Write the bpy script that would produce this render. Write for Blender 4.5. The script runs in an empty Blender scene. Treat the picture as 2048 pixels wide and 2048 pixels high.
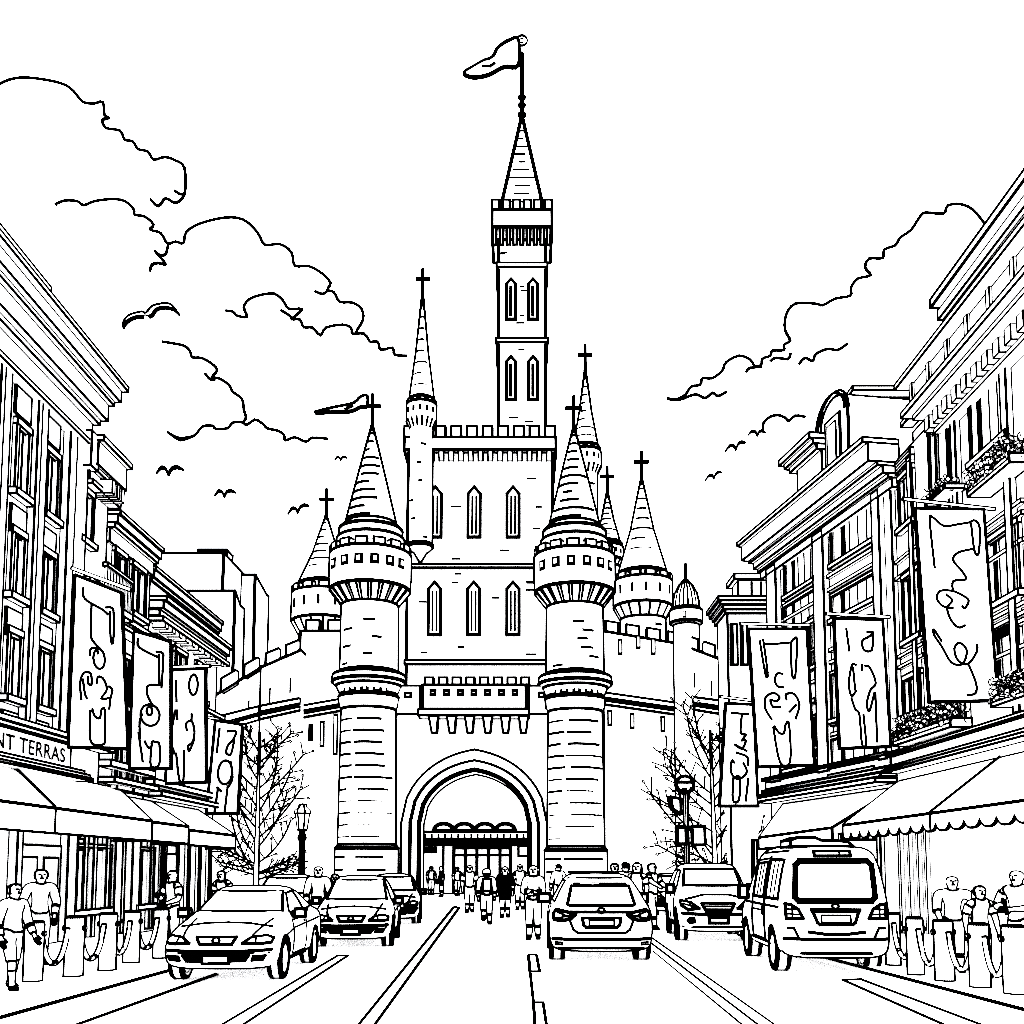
import bpy, bmesh, math, random
import numpy as np
from mathutils import Vector, Matrix
from mathutils.bvhtree import BVHTree
random.seed(7)
R = math.radians
SC = bpy.context.scene
COL = SC.collection
# ---------------------------------------------------------------- camera model (photo units: 2048 px)
F, HX, HY, EYE, PITCH = 2048.0, 1040.0, 1740.0, 1.65, R(5.0)
PY = HY - F * math.tan(PITCH)
CAM = Vector((0, 0, EYE))
FWD = Vector((0, math.cos(PITCH), math.sin(PITCH)))
UPV = Vector((0, -math.sin(PITCH), math.cos(PITCH)))
RGT = Vector((1, 0, 0))
def ray(px, py): return FWD + RGT * ((px - HX) / F) + UPV * ((PY - py) / F)
def at(px, py, Y):
    d = ray(px, py); return CAM + d * (Y / d.y)
def ground(px, py, z=0.0):
    d = ray(px, py); return CAM + d * ((z - EYE) / d.z)
def onplane(px, py, p0, n):
    d = ray(px, py); return CAM + d * ((p0 - CAM).dot(n) / d.dot(n))
def zc(py, Y): return at(HX, py, Y).z
def rc(w, py, Y): return at(HX + w, py, Y).x

# ---------------------------------------------------------------- materials
def make_mat(name, c, rough, scale=20.0, amt=0.04, bump=0.0):
    m = bpy.data.materials.new(name); m.use_nodes = True
    nt = m.node_tree; b = nt.nodes['Principled BSDF']
    b.inputs['Roughness'].default_value = rough
    b.inputs['Specular IOR Level'].default_value = 0.0 if c < .05 else 0.3
    if c < .05:
        b.inputs['Base Color'].default_value = (0, 0, 0, 1)
        b.inputs['Roughness'].default_value = 1
        return m
    tc = nt.nodes.new('ShaderNodeTexCoord'); no = nt.nodes.new('ShaderNodeTexNoise')
    no.inputs['Scale'].default_value = scale; no.inputs['Detail'].default_value = 4
    cr = nt.nodes.new('ShaderNodeValToRGB')
    cr.color_ramp.elements[0].color = (c - amt, c - amt, c - amt, 1)
    cr.color_ramp.elements[1].color = (c + amt, c + amt, c + amt, 1)
    nt.links.new(tc.outputs['Object'], no.inputs['Vector'])
    nt.links.new(no.outputs['Fac'], cr.inputs['Fac'])
    nt.links.new(cr.outputs['Color'], b.inputs['Base Color'])
    return m
MT = {
    'plaster': make_mat('white_plaster', .82, .9, 6),
    'stone': make_mat('white_stone', .80, .9, 3),
    'paint': make_mat('white_paint', .84, .5, 30, .02),
    'cloth': make_mat('white_cloth', .83, .95, 60, .02),
    'paving': make_mat('white_paving', .80, .9, 2),
    'vapour': make_mat('white_cloud', .85, 1.0, .02, .02),
    'skin': make_mat('white_skin', .82, .7, 40, .02),
}
INK = make_mat('black_line', 0.0, 1.0)
LINE = 1.75
W1, W2, W3 = 2.15, 1.65, 1.2            # line weights in picture pixels (1024 wide)

# ---------------------------------------------------------------- mesh collector
def newell(V, f):
    n = Vector((0, 0, 0)); k = len(f)
    for i in range(k):
        a, b = V[f[i]], V[f[(i + 1) % k]]
        n.x += (a.y - b.y) * (a.z + b.z); n.y += (a.z - b.z) * (a.x + b.x); n.z += (a.x - b.x) * (a.y + b.y)
    return n.normalized() if n.length > 1e-12 else n
class Shape:
    """Collects solids; every solid gets thin black beading along its edges and outline."""
    def __init__(s, M=None):
        s.v = []; s.f = []; s.m = []; s.seg = []; s.M = M
    def tr(s, p):
        p = Vector(p); return s.M @ p if s.M else p
    def add(s, V, Fs, mat=0, ink=W1, angle=32, contour=True, boundary=True):
        V = [s.tr(v) for v in V]; Fs = [tuple(f) for f in Fs]
        E = {}
        for i, f in enumerate(Fs):
            for k in range(len(f)):
                a, b = f[k], f[(k + 1) % len(f)]
                if a != b: E.setdefault((min(a, b), max(a, b)), []).append(i)
        closed = all(len(x) == 2 for x in E.values())
        if closed:
            c0 = sum(V, Vector()) / len(V); vol = 0
            for f in Fs:
                for k in range(1, len(f) - 1):
                    vol += (V[f[0]] - c0).dot((V[f[k]] - c0).cross(V[f[k + 1]] - c0))
            if vol < 0: Fs = [tuple(reversed(f)) for f in Fs]
        o = len(s.v); s.v += V; s.f += [tuple(i + o for i in f) for f in Fs]; s.m += [mat] * len(Fs)
        if ink <= 0: return
        N = [newell(V, f) for f in Fs]
        G = []
        for n, f in zip(N, Fs):
            c = sum((V[i] for i in f), Vector()) / len(f)
            G.append(n.dot((CAM - c).normalized()))
        ca = math.cos(R(angle))
        for (a, b), fl in E.items():
            if len(fl) == 1:
                if boundary: s.seg.append((V[a], V[b], ink))
            elif len(fl) == 2:
                g1, g2 = G[fl[0]], G[fl[1]]
                if closed and g1 < -.12 and g2 < -.12: continue
                if N[fl[0]].dot(N[fl[1]]) < ca or (contour and (g1 > 0) != (g2 > 0)):
                    s.seg.append((V[a], V[b], ink))
    def smooth(s, V, Fs, mat=0, ink=W2, boundary=True):
        """curved skin: outline where the surface turns away, traced through the faces"""
        V = [s.tr(v) for v in V]
        o = len(s.v); s.v += V; s.f += [tuple(i + o for i in f) for f in Fs]; s.m += [mat] * len(Fs)
        if ink <= 0: return
        VN = [Vector((0, 0, 0)) for _ in V]; E = {}
        for i, f in enumerate(Fs):
            n = newell(V, f)
            for k in range(len(f)):
                VN[f[k]] += n
                a, b = f[k], f[(k + 1) % len(f)]; E[(min(a, b), max(a, b))] = E.get((min(a, b), max(a, b)), 0) + 1
        VN = [n.normalized() for n in VN]
        g = [n.dot((CAM - v).normalized()) for n, v in zip(VN, V)]
        for f in Fs:
            pts = []
            for k in range(len(f)):
                a, b = f[k], f[(k + 1) % len(f)]
                if (g[a] > 0) != (g[b] > 0):
                    t = g[a] / (g[a] - g[b]); pts.append(V[a].lerp(V[b], t))
            for k in range(0, len(pts) - 1, 2): s.seg.append((pts[k], pts[k + 1], ink))
        if boundary:
            for (a, b), c in E.items():
                if c == 1: s.seg.append((V[a], V[b], ink))
    def line(s, pts, w=W2, close=False):
        P = [s.tr(p) for p in pts]
        for a, b in zip(P, P[1:] + (P[:1] if close else [])):
            if (a - b).length > 1e-6: s.seg.append((a, b, w))
    def hexa(s, c, **k):      # 8 corners: bottom 4 (loop) + top 4
        s.add(c, [(0, 3, 2, 1), (4, 5, 6, 7), (0, 1, 5, 4), (1, 2, 6, 5), (2, 3, 7, 6), (3, 0, 4, 7)], **k)
    def box(s, a, b, **k):
        x0, y0, z0 = a; x1, y1, z1 = b
        s.hexa([(x0, y0, z0), (x1, y0, z0), (x1, y1, z0), (x0, y1, z0), (x0, y0, z1), (x1, y0, z1), (x1, y1, z1), (x0, y1, z1)], **k)
    def prism(s, poly, vec, **k):
        n = len(poly); vec = Vector(vec); P = [Vector(p) for p in poly]
        s.add(P + [p + vec for p in P], [tuple(range(n))[::-1], tuple(range(n, 2 * n))] + [(i, (i + 1) % n, n + (i + 1) % n, n + i) for i in range(n)], **k)
    def lathe(s, cx, cy, prof, n=36, axis='z', cz=0, caps=True, **k):
        V = []; Fs = []; rings = []
        for r, h in prof:
            if r < 1e-6: rings.append([len(V)]); V.append((r, 0, h)); continue
            rings.append(list(range(len(V), len(V) + n)))
            V += [(r * math.cos(2 * math.pi * i / n), r * math.sin(2 * math.pi * i / n), h) for i in range(n)]
        for A, B in zip(rings, rings[1:]):
            if len(A) == 1 and len(B) == 1: continue
            for i in range(n):
                j = (i + 1) % n
                if len(A) == 1: Fs.append((A[0], B[j], B[i]))
                elif len(B) == 1: Fs.append((A[i], A[j], B[0]))
                else: Fs.append((A[i], A[j], B[j], B[i]))
        if caps and len(rings[0]) > 1: Fs.append(tuple(reversed(rings[0])))
        if caps and len(rings[-1]) > 1: Fs.append(tuple(rings[-1]))
        if axis == 'z': V = [(cx + x, cy + y, cz + z) for x, y, z in V]
        elif axis == 'x': V = [(cx + z, cy + x, cz + y) for x, y, z in V]
        else: V = [(cx + x, cy + z, cz + y) for x, y, z in V]
        s.add(V, Fs, **k)
    def tube(s, pts, rad, n=8, **k):
        P = [Vector(p) for p in pts]; V = []; Fs = []
        rad = rad if isinstance(rad, (list, tuple)) else [rad] * len(P)
        for i, p in enumerate(P):
            d = (P[min(i + 1, len(P) - 1)] - P[max(i - 1, 0)]).normalized()
            a = d.cross(Vector((0, 1, 0)) if abs(d.y) < .9 else Vector((1, 0, 0))).normalized(); b = d.cross(a)
            V += [p + (a * math.cos(2 * math.pi * j / n) + b * math.sin(2 * math.pi * j / n)) * rad[i] for j in range(n)]
        for i in range(len(P) - 1):
            for j in range(n):
                Fs.append((i * n + j, i * n + (j + 1) % n, (i + 1) * n + (j + 1) % n, (i + 1) * n + j))
        Fs += [tuple(range(n))[::-1], tuple(range((len(P) - 1) * n, len(P) * n))]
        k.setdefault('angle', 50); s.add(V, Fs, **k)
    def build(s, name, parent=None, loc=None, mat='plaster'):
        base = Vector(loc) if loc is not None else (WL[parent.name] if parent else Vector())
        V = [tuple(v - base) for v in s.v]; Fs = list(s.f); mi = list(s.m)
        if s.seg:
            P = np.array([tuple(a) for a, b, w in s.seg]); Q = np.array([tuple(b) for a, b, w in s.seg]); W = np.array([w for a, b, w in s.seg])
            c = np.array(CAM); f = np.array(FWD)
            W = W * LINE
            rp = .5 * W * np.maximum((P - c) @ f, 2) / 1024; rq = .5 * W * np.maximum((Q - c) @ f, 2) / 1024
            D = Q - P; L = np.linalg.norm(D, axis=1, keepdims=True); D = D / np.maximum(L, 1e-9)
            S = np.cross(D, (P + Q) / 2 - c); S /= np.maximum(np.linalg.norm(S, axis=1, keepdims=True), 1e-9)
            U = np.cross(S, D)
            P = P - D * rp[:, None] * .7; Q = Q + D * rq[:, None] * .7
            A = np.stack([P + S * rp[:, None], P + U * rp[:, None], P - S * rp[:, None], P - U * rp[:, None],
                          Q + S * rq[:, None], Q + U * rq[:, None], Q - S * rq[:, None], Q - U * rq[:, None]], 1).reshape(-1, 3) - np.array(base)
            o = len(V); V += [tuple(x) for x in A]
            for i in range(len(s.seg)):
                q = o + i * 8
                Fs += [(q, q + 1, q + 5, q + 4), (q + 1, q + 2, q + 6, q + 5), (q + 2, q + 3, q + 7, q + 6), (q + 3, q, q + 4, q + 7)]
            mi += [1] * (4 * len(s.seg))
        me = bpy.data.meshes.new(name); me.from_pydata(V, [], Fs)
        me.materials.append(MT[mat]); me.materials.append(INK)
        me.polygons.foreach_set('material_index', mi); me.update()
        o = bpy.data.objects.new(name, me); COL.objects.link(o)
        if parent: o.parent = parent
        else: o.location = base
        WL[o.name] = base
        return o
WL = {}
def tag(o, label=None, cat=None, group=None, kind=None):
    if label: o['label'] = label
    if cat: o['category'] = cat
    if group: o['group'] = group
    if kind: o['kind'] = kind
    return o
def thing(name, label, cat, loc, group=None):
    o = bpy.data.objects.new(name, None); COL.objects.link(o); o.location = loc; o.empty_display_size = .2
    WL[o.name] = Vector(loc)
    return tag(o, label, cat, group)
def arc(c, r, a0, a1, n=12):
    return [(c[0] + r * math.cos(R(a0 + (a1 - a0) * i / n)), c[1] + r * math.sin(R(a0 + (a1 - a0) * i / n))) for i in range(n + 1)]
def spline(pts, k=5, close=False):
    """Catmull-Rom through points of any dimension"""
    P = [Vector(p) for p in pts]; n = len(P); out = []
    if n < 3: return P
    rng = range(n if close else n - 1)
    for i in rng:
        g = (lambda j: P[j % n]) if close else (lambda j: P[max(0, min(n - 1, j))])
        a, b, c, d = g(i - 1), g(i), g(i + 1), g(i + 2)
        for t in [x / k for x in range(k)]:
            out.append(.5 * ((2 * b) + (c - a) * t + (2 * a - 5 * b + 4 * c - d) * t * t + (3 * b - a - 3 * c + d) * t ** 3))
    if not close: out.append(P[-1])
    return out

# ---------------------------------------------------------------- camera, light
cd = bpy.data.cameras.new('camera'); cam = bpy.data.objects.new('camera', cd); COL.objects.link(cam)
cam.location = CAM; cam.rotation_euler = (R(90) + PITCH, 0, 0)
cd.sensor_width = 36; cd.sensor_height = 36; cd.sensor_fit = 'AUTO'; cd.lens = 36 * F / 2048
cd.shift_x = (1024 - HX) / 2048; cd.shift_y = (PY - 1024) / 2048
cd.clip_start = .1; cd.clip_end = 6000
SC.camera = cam
w = bpy.data.worlds.new('World'); SC.world = w; w.use_nodes = True
sky = w.node_tree.nodes.new('ShaderNodeTexSky'); sky.sky_type = 'NISHITA'; sky.sun_disc = False
sky.sun_elevation = R(58); sky.sun_rotation = R(200); sky.air_density = 1.0; sky.dust_density = 4.0
bg = w.node_tree.nodes['Background']; bg.inputs['Strength'].default_value = .05
w.node_tree.links.new(sky.outputs[0], bg.inputs[0])
ov = w.node_tree.nodes.new('ShaderNodeBackground')      # high even overcast veil over the sky
ov.inputs['Color'].default_value = (1, 1, 1, 1); ov.inputs['Strength'].default_value = 1.0
ad = w.node_tree.nodes.new('ShaderNodeAddShader'); wo = w.node_tree.nodes['World Output']
w.node_tree.links.new(bg.outputs[0], ad.inputs[0]); w.node_tree.links.new(ov.outputs[0], ad.inputs[1]); w.node_tree.links.new(ad.outputs[0], wo.inputs['Surface'])
sl = bpy.data.lights.new('sun', 'SUN'); sl.energy = 1.2; sl.angle = R(20); sl.color = (1, .98, .95)
so = bpy.data.objects.new('sun', sl); COL.objects.link(so)
so.rotation_euler = (R(90 - 58), 0, R(180 - 200))
SC.view_settings.view_transform = 'Standard'; SC.view_settings.look = 'None'
SC.view_settings.exposure = 3.2; SC.view_settings.gamma = 1
SC.cycles.max_bounces = 16; SC.cycles.diffuse_bounces = 16; SC.cycles.use_denoising = False
SC.cycles.pixel_filter_type = 'BOX'; SC.cycles.filter_width = 1.0

# ---------------------------------------------------------------- ground, road, kerbs, markings
S = Shape(); S.add([(-2500, -200, 0), (2500, -200, 0), (2500, 4000, 0), (-2500, 4000, 0)], [(0, 1, 2, 3)], ink=0)
tag(S.build('ground', mat='paving'), kind='structure')
S = Shape(); S.add([(-6, -20, .004), (6.2, -20, .004), (6.2, 62, .004), (-6, 62, .004)], [(0, 1, 2, 3)], ink=0)
tag(S.build('road', mat='paving'), kind='structure')
KH = .10
for nm, ks, xo in (('pavement', [(337, 1941), (0, 2035)], -60), ('pavement', [(1758, 1943), (2048, 2019)], 60)):
    a = ground(*ks[0], KH); b = ground(*ks[1], KH)
    d = (a - b) / (a.y - b.y)
    P = [b + d * (-10 - b.y), a + d * (9), a + d * 9 + Vector((xo, 0, 0)), Vector((xo, -10, KH))]
    P[2].y = P[1].y; V = [Vector((p.x, p.y, 0)) for p in P] + P
    S = Shape(); S.hexa(V, ink=0); S.line([P[0], P[1]], W1 * .8)
    tag(S.build(nm, mat='paving'), kind='structure')
def mark(quad, w=W1):
    V = [ground(*q, .008) for q in quad]; S = Shape()
    S.add(V, [(0, 1, 2, 3)], ink=w); tag(S.build('road_marking', mat='paint'), kind='structure')
mark([(430, 1949), (434, 1950), (150, 2052), (146, 2052)], 1.95)
mark([(676, 1912), (696, 1912), (483, 2052), (441, 2052)], 2.07)
mark([(908, 1815), (918, 1817), (748, 2052), (716, 2052)], 2.32)
mark([(1057, 1911), (1073, 1911), (1079, 1944), (1060, 1944)], 2.20)
mark([(1067, 2006), (1086, 2006), (1093, 2052), (1070, 2052)], 2.20)
mark([(1060, 1946), (1061, 1946), (1067.5, 2005), (1066.5, 2005)], 1.71)
mark([(1300, 1885), (1303, 1876), (1552, 2052), (1519, 2052)], 1.71)
mark([(1306, 1903), (1307, 1903), (1489, 2052), (1486, 2052)], 0.85)
mark([(1686, 1961), (1722, 1960), (1966, 2052), (1892, 2052)], 2.32)
# ---------------------------------------------------------------- street fronts
class Fac:
    def __init__(s, A, B, side):
        s.A = Vector((A[0], A[1], 0)); d = Vector((B[0] - A[0], B[1] - A[1], 0)); s.L = d.length; s.t = d / s.L
        n = Vector((-s.t.y, s.t.x, 0)); s.n = n if n.x * side > 0 else -n
    def P(s, u, z, o=0): return s.A + s.t * u + s.n * o + Vector((0, 0, z))
    def uz(s, px, py, o=0):
        p = onplane(px, py, s.A + s.n * o, s.n); return (p - s.A).dot(s.t), p.z
    def u(s, px, py=1200, o=0): return s.uz(px, py, o)[0]
    def z(s, px, py, o=0): return s.uz(px, py, o)[1]
    def box(s, S, u0, u1, z0, z1, o0, o1, **k):
        S.hexa([s.P(u0, z0, o0), s.P(u1, z0, o0), s.P(u1, z0, o1), s.P(u0, z0, o1), s.P(u0, z1, o0), s.P(u1, z1, o0), s.P(u1, z1, o1), s.P(u0, z1, o1)], **k)
    def cornice(s, S, u0, u1, ztop, steps, ink=W2, ret=.35):
        z = ztop
        for h, p in steps:
            s.box(S, u0, u1 + p * ret, z - h, z, -.02, p, ink=ink); z -= h
        return z
def window(fc, par, u0, u1, z0, z1, cols=2, rows=1, dark=(.62, .78), fw=.1, blind=0, sill=True, ink=W2):
    S = Shape()
    fc.box(S, u0 - fw, u0, z0, z1, 0, .09, ink=ink); fc.box(S, u1, u1 + fw, z0, z1, 0, .09, ink=ink)
    fc.box(S, u0 - fw, u1 + fw, z1, z1 + fw * 1.3, 0, .1, ink=ink)
    f = S.build('window', par, mat='paint')
    S = Shape(); fc.box(S, u0, u1, z0, z1, 0, .02, ink=0)
    w = u1 - u0
    for i in range(1, cols):
        S.line([fc.P(u0 + w * i / cols, z0, .025), fc.P(u0 + w * i / cols, z1, .025)], W3 * 1.1)
    for i in range(1, rows):
        S.line([fc.P(u0, z0 + (z1 - z0) * i / rows, .025), fc.P(u1, z0 + (z1 - z0) * i / rows, .025)], W3)
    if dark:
        fc.box(S, u0 + w * dark[0], u0 + w * dark[1], z0 + .02, z1 - .02, .02, .035, mat=1, ink=0)  # upright black strip on the pane stands in for shade in the window reveal
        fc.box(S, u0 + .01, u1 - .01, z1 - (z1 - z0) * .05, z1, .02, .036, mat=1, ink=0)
    if blind:
        for i in range(1, 5):
            zz = z1 - blind * i / 5; S.line([fc.P(u0, zz, .03), fc.P(u1, zz, .03)], W3)
    S.build('pane', f, mat='paint')
    if sill:
        S = Shape(); fc.box(S, u0 - fw * 1.6, u1 + fw * 1.6, z0 - .13, z0, 0, .17, ink=ink); S.build('sill', f, mat='paint')
    return f
def wall_block(fc, u0, u1, h, depth=9, z0=0, ink=W2, edges=True):
    S = Shape(); fc.box(S, u0, u1, z0, h, -depth, 0, ink=ink if edges else 0); return S
def pq(fc, q, o=0):   # pixel quad of a window: left x, right x, left top y, left bottom y
    xl, xr, yt, yb = q
    u0, z1 = fc.uz(xl, yt, o); _, z0 = fc.uz(xl, yb, o); u1 = fc.u(xr, (yt + yb) / 2, o)
    return min(u0, u1), max(u0, u1), z0, z1
BST = 'row of shops along the street'
def building(name, label, fc, loc_u, group=BST):
    return thing(name, label, 'building', fc.P(loc_u, 0), group)

# ---- left row, nearest building
fA = Fac((-10, 10), (-10, 30), 1)
uE = fA.u(151, 1200)
b = building('shop_building', 'tallest white building on the left, with a heavy cornice and a lettered sign band', fA, uE)
top = fA.z(105, 590, .6) - .35
S = wall_block(fA, 0, uE, top - .2)
uc1 = (fA.u(14, 1100), fA.u(45, 1100)); uc2 = (fA.u(76, 1100), fA.u(106, 1100))
up1 = (fA.u(50, 1100), fA.u(70, 1100)); upE = (fA.u(118, 1100), uE)
zb = fA.z(60, 1462)
for a, c in ((up1), (upE), (fA.u(-30, 1100), fA.u(-8, 1100))):
    w = c - a
    fA.box(S, a, c, zb, top - 1.4, 0, .16, ink=W2); S.line([fA.P(a + w * .35, zb, .17), fA.P(a + w * .35, top - 1.5, .17)], W3)
wl = S.build('wall', b)
S = Shape()
z = fA.cornice(S, 0, uE, top, [(.10, .9), (.28, .75), (.1, .62), (.38, .5), (.12, .35), (.5, .2), (.1, .28)])
fA.box(S, 0, fA.u(112, 585, .9), top, top + .22, -.5, .8, ink=W2)
fA.box(S, uE - .25, uE + .12, z - .5, z + .3, 0, .34, ink=W2)
S.build('cornice', b)
rows = [(680, 802), (905, 1030), (1112, 1227), (1302, 1419)]
for (yt, yb) in rows:
    z1, z0 = fA.z(92, yt), fA.z(92, yb)
    for c in (uc1, uc2):
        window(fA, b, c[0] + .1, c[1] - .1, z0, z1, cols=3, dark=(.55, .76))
        S = Shape(); fA.box(S, c[0], c[1], z0 - .85, z0 - .3, 0, .05, ink=W2); S.build('spandrel_panel', b)
S = Shape()
z0, z1 = fA.z(60, 1457), fA.z(60, 1466)
for (y0, y1, o) in ((1452, 1462, .3), (1462, 1470, .22), (1524, 1531, .3), (1533, 1540, .42), (1541, 1546, .5)):
    fA.box(S, 0, uE + .1, fA.z(60, y1), fA.z(60, y0), 0, o, ink=W2)
S.build('fascia', b)
S = Shape(); zs0, zs1 = fA.z(60, 1523), fA.z(60, 1471)
fA.box(S, 0, fA.u(141, 1500, .1), zs0, zs1, 0, .1, ink=W2)
tcu = bpy.data.curves.new('lettering', 'FONT'); tcu.body = 'NT TERRAS'; tcu.size = 1; tcu.space_character = 1.05; tcu.offset = .018
to = bpy.data.objects.new('lettering', tcu); COL.objects.link(to)
bpy.context.view_layer.update()
tm = bpy.data.meshes.new_from_object(to.evaluated_get(bpy.context.evaluated_depsgraph_get()))
xs = [v.co.x for v in tm.vertices]; ys = [v.co.y for v in tm.vertices]
ua, ub = fA.u(-12, 1490, .12), fA.u(131, 1500, .12); hh = (zs1 - zs0) * .6; zm = (zs0 + zs1) / 2 - hh / 2
V = [fA.P(ua + (v.co.x - min(xs)) / (max(xs) - min(xs)) * (ub - ua), zm + (v.co.y - min(ys)) / (max(ys) - min(ys)) * hh, .12) for v in tm.vertices]
S2 = Shape(); S2.add(V, [tuple(p.vertices) for p in tm.polygons], mat=1, ink=0)
sg = S.build('sign_board', b); S2.build('sign_lettering', sg)
bpy.data.objects.remove(to)
# shop front below
S = Shape(); zt = fA.z(110, 1672)
for px, w in ((14, 10), (118, 17), (215, 13), (250, 14)):
    a, c = fA.u(px, 1750), fA.u(px + w, 1750); S = Shape(); fA.box(S, a, c, KH, zt + .3, 0, .18, ink=W2); S.build('shopfront_column', b)
def door(fc, par, a, c, zt, leaves=2, name='door'):
    S = Shape(); fc.box(S, a, c, KH, zt, 0, .08, ink=W2); d = S.build(name, par, mat='paint')
    S = Shape(); w = (c - a) / leaves
    for i in range(leaves):
        fc.box(S, a + w * i + w * .16, a + w * (i + 1) - w * .16, KH + .5, zt - .25, .08, .1, ink=W2)
    S.build('door_panel', d, mat='paint')
door(fA, b, fA.u(24, 1750), fA.u(112, 1750), fA.z(60, 1690))
for a, c in ((139, 212), (263, 300)):
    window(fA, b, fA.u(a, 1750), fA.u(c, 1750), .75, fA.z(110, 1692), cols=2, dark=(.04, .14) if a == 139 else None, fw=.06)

# ---- left row, second / third / fourth
def row_building(name, label, fc, u0, u1, ztop, steps, wins, ledges, shop=True, dentil=False):
    b = building(name, label, fc, u1)
    S = wall_block(fc, u0, u1, ztop - .1); S.build('wall', b)
    S = Shape(); z = fc.cornice(S, u0, u1, ztop, steps)
    if dentil:
        n = int((u1 - u0) / .28)
        for i in range(2, n): fc.box(S, u0 + i * .28, u0 + i * .28 + .13, z - .02, z + .3, .0, .5, ink=W3)
    S.build('cornice', b)
    for zz, h, p in ledges: S = Shape(); fc.box(S, u0, u1 + .05, zz, zz + h, 0, p, ink=W2); S.build('ledge', b)
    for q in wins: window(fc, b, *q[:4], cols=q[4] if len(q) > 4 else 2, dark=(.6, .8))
    return b
uB = fA.u(215, 1000)
b2 = row_building('shop_building', 'narrow white building second on the left with bracketed cornice and a railed balcony', fA, uE + .02, uB, fA.z(240, 895, .6),
    [(.12, .5), (.55, .38), (.1, .3), (.25, .2), (.1, .28)],
    [(fA.u(158, 1000), fA.u(178, 1000), fA.z(165, 1080), fA.z(165, 985)), (fA.u(158, 1000), fA.u(178, 1000), fA.z(165, 1335), fA.z(165, 1240))],
    [(fA.z(180, 1180), .12, .3), (fA.z(180, 1470), .2, .3), (fA.z(180, 1500), .12, .35)], dentil=True)
S = Shape(); zr = fA.z(180, 1150)
fA.box(S, uE, uB, zr - .9, zr - .75, 0, .7, ink=W2); fA.box(S, uE, uB, zr, zr + .08, .6, .7, ink=W2)
for i in range(9):
    u = uE + (uB - uE) * (i + .3) / 9; fA.box(S, u, u + .06, zr - .75, zr, .62, .68, ink=.7)
S.build('balcony', b2)
uC = fA.u(299, 1150)
zC = fA.z(310, 1066, .55)
b3 = row_building('shop_building', 'white building third on the left with a plain sloping eave and attic windows', fA, uB + .02, uC, zC,
    [(.1, .32), (.2, .26), (.12, .2), (.35, .08)],
    [(fA.u(225, 1100) + .05, fA.u(245, 1100), zC - 2.0, zC - .9), (fA.u(262, 1120), fA.u(285, 1120), zC - 2.1, zC - .9),
     (fA.u(235, 1200), fA.u(255, 1200), zC - 4.6, zC - 3.4), (fA.u(270, 1200), fA.u(290, 1200), zC - 4.6, zC - 3.4),
     (fA.u(235, 1300), fA.u(255, 1300), zC - 6.6, zC - 5.5), (fA.u(268, 1300), fA.u(288, 1300), zC - 6.6, zC - 5.5)],
    [(zC - 2.6, .12, .3), (zC - 2.85, .1, .4), (zC - 5.1, .12, .3), (fA.z(250, 1545), .15, .3), (fA.z(250, 1575), .12, .4)])
uD = fA.u(432, 1350); zD = fA.z(425, 1208, .5)
b4 = row_building('shop_building', 'low white building at the far end of the left row with two stacked cornices', fA, uC + .02, uD, zD,
    [(.1, .16), (.2, .12), (.1, .06)],
    [(uC + .5, uC + 1.2, zD - 2.9, zD - 1.9), (uC + 2.1, uC + 2.9, zD - 2.9, zD - 1.9), (uC + 4.0, uC + 4.8, zD - 2.9, zD - 1.9),
     (uC + .5, uC + 1.2, zD - 5.0, zD - 3.8), (uC + 2.1, uC + 2.9, zD - 5.0, zD - 3.8), (uC + 4.0, uC + 4.8, zD - 5.0, zD - 3.8)],
    [(zD - .95, .12, .48), (zD - 1.15, .2, .4), (zD - 1.35, .15, .3), (zD - 1.5, .12, .4), (zD - 3.3, .12, .3), (fA.z(380, 1590), .15, .3), (fA.z(380, 1610), .12, .5)])
S = Shape(); 
for i in range(10):
    u = uC + .3 + i * .58; S = Shape(); fA.box(S, u, u + .22, zD - 1.62, zD - 1.36, 0, .36, ink=W3 * .8); S.build('bracket', b4)
for bb, ul, ur in ((b2, uE, uB), (b3, uB, uC), (b4, uC, uD)):
    S = Shape(); n = 3 if bb is not b4 else 6
    for i in range(n):
        u = ul + (ur - ul) * (i + .5) / n
        S = Shape(); fA.box(S, u - .08, u + .08, KH, 2.7, 0, .12, ink=W2); S.build('shopfront_column', bb)
    door(fA, bb, ul + (ur - ul) * .22, ul + (ur - ul) * .45, 2.35, 1)

# ---- distant office block
cA = at(340, 1130, 95); 
ob = thing('office_block', 'plain modern office block with flat roof boxes rising far behind the left row', 'building', (at(430, 1500, 95).x, 95, 0))
S = Shape()
X = lambda px, Y: at(px, 1250, Y).x
S.prism([(X(345, 92), 92, 0), (X(468, 92), 92, 0), (X(478, 97), 97, 0), (X(478, 97), 98.5, 0), (X(345, 92), 98.5, 0)], (0, 0, zc(1182, 92)))
S.build('lower_block', ob)
S = Shape(); S.box((X(330, 97), 93, zc(1182, 92)), (X(468, 97), 100, zc(1132, 97)), ink=W1); S.build('upper_block', ob)
S = Shape(); S.prism([(X(479, 99), 99, 0), (X(508, 99), 99, 0), (X(530, 106), 106, 0), (X(530, 106), 107, 0), (X(479, 99), 107, 0)], (0, 0, zc(1150, 99))); S.build('stair_tower', ob)
S = Shape(); S.box((X(393, 100), 100, zc(1132, 97)), (X(449, 100), 102, zc(1100, 100))); S.build('roof_box', ob)

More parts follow.
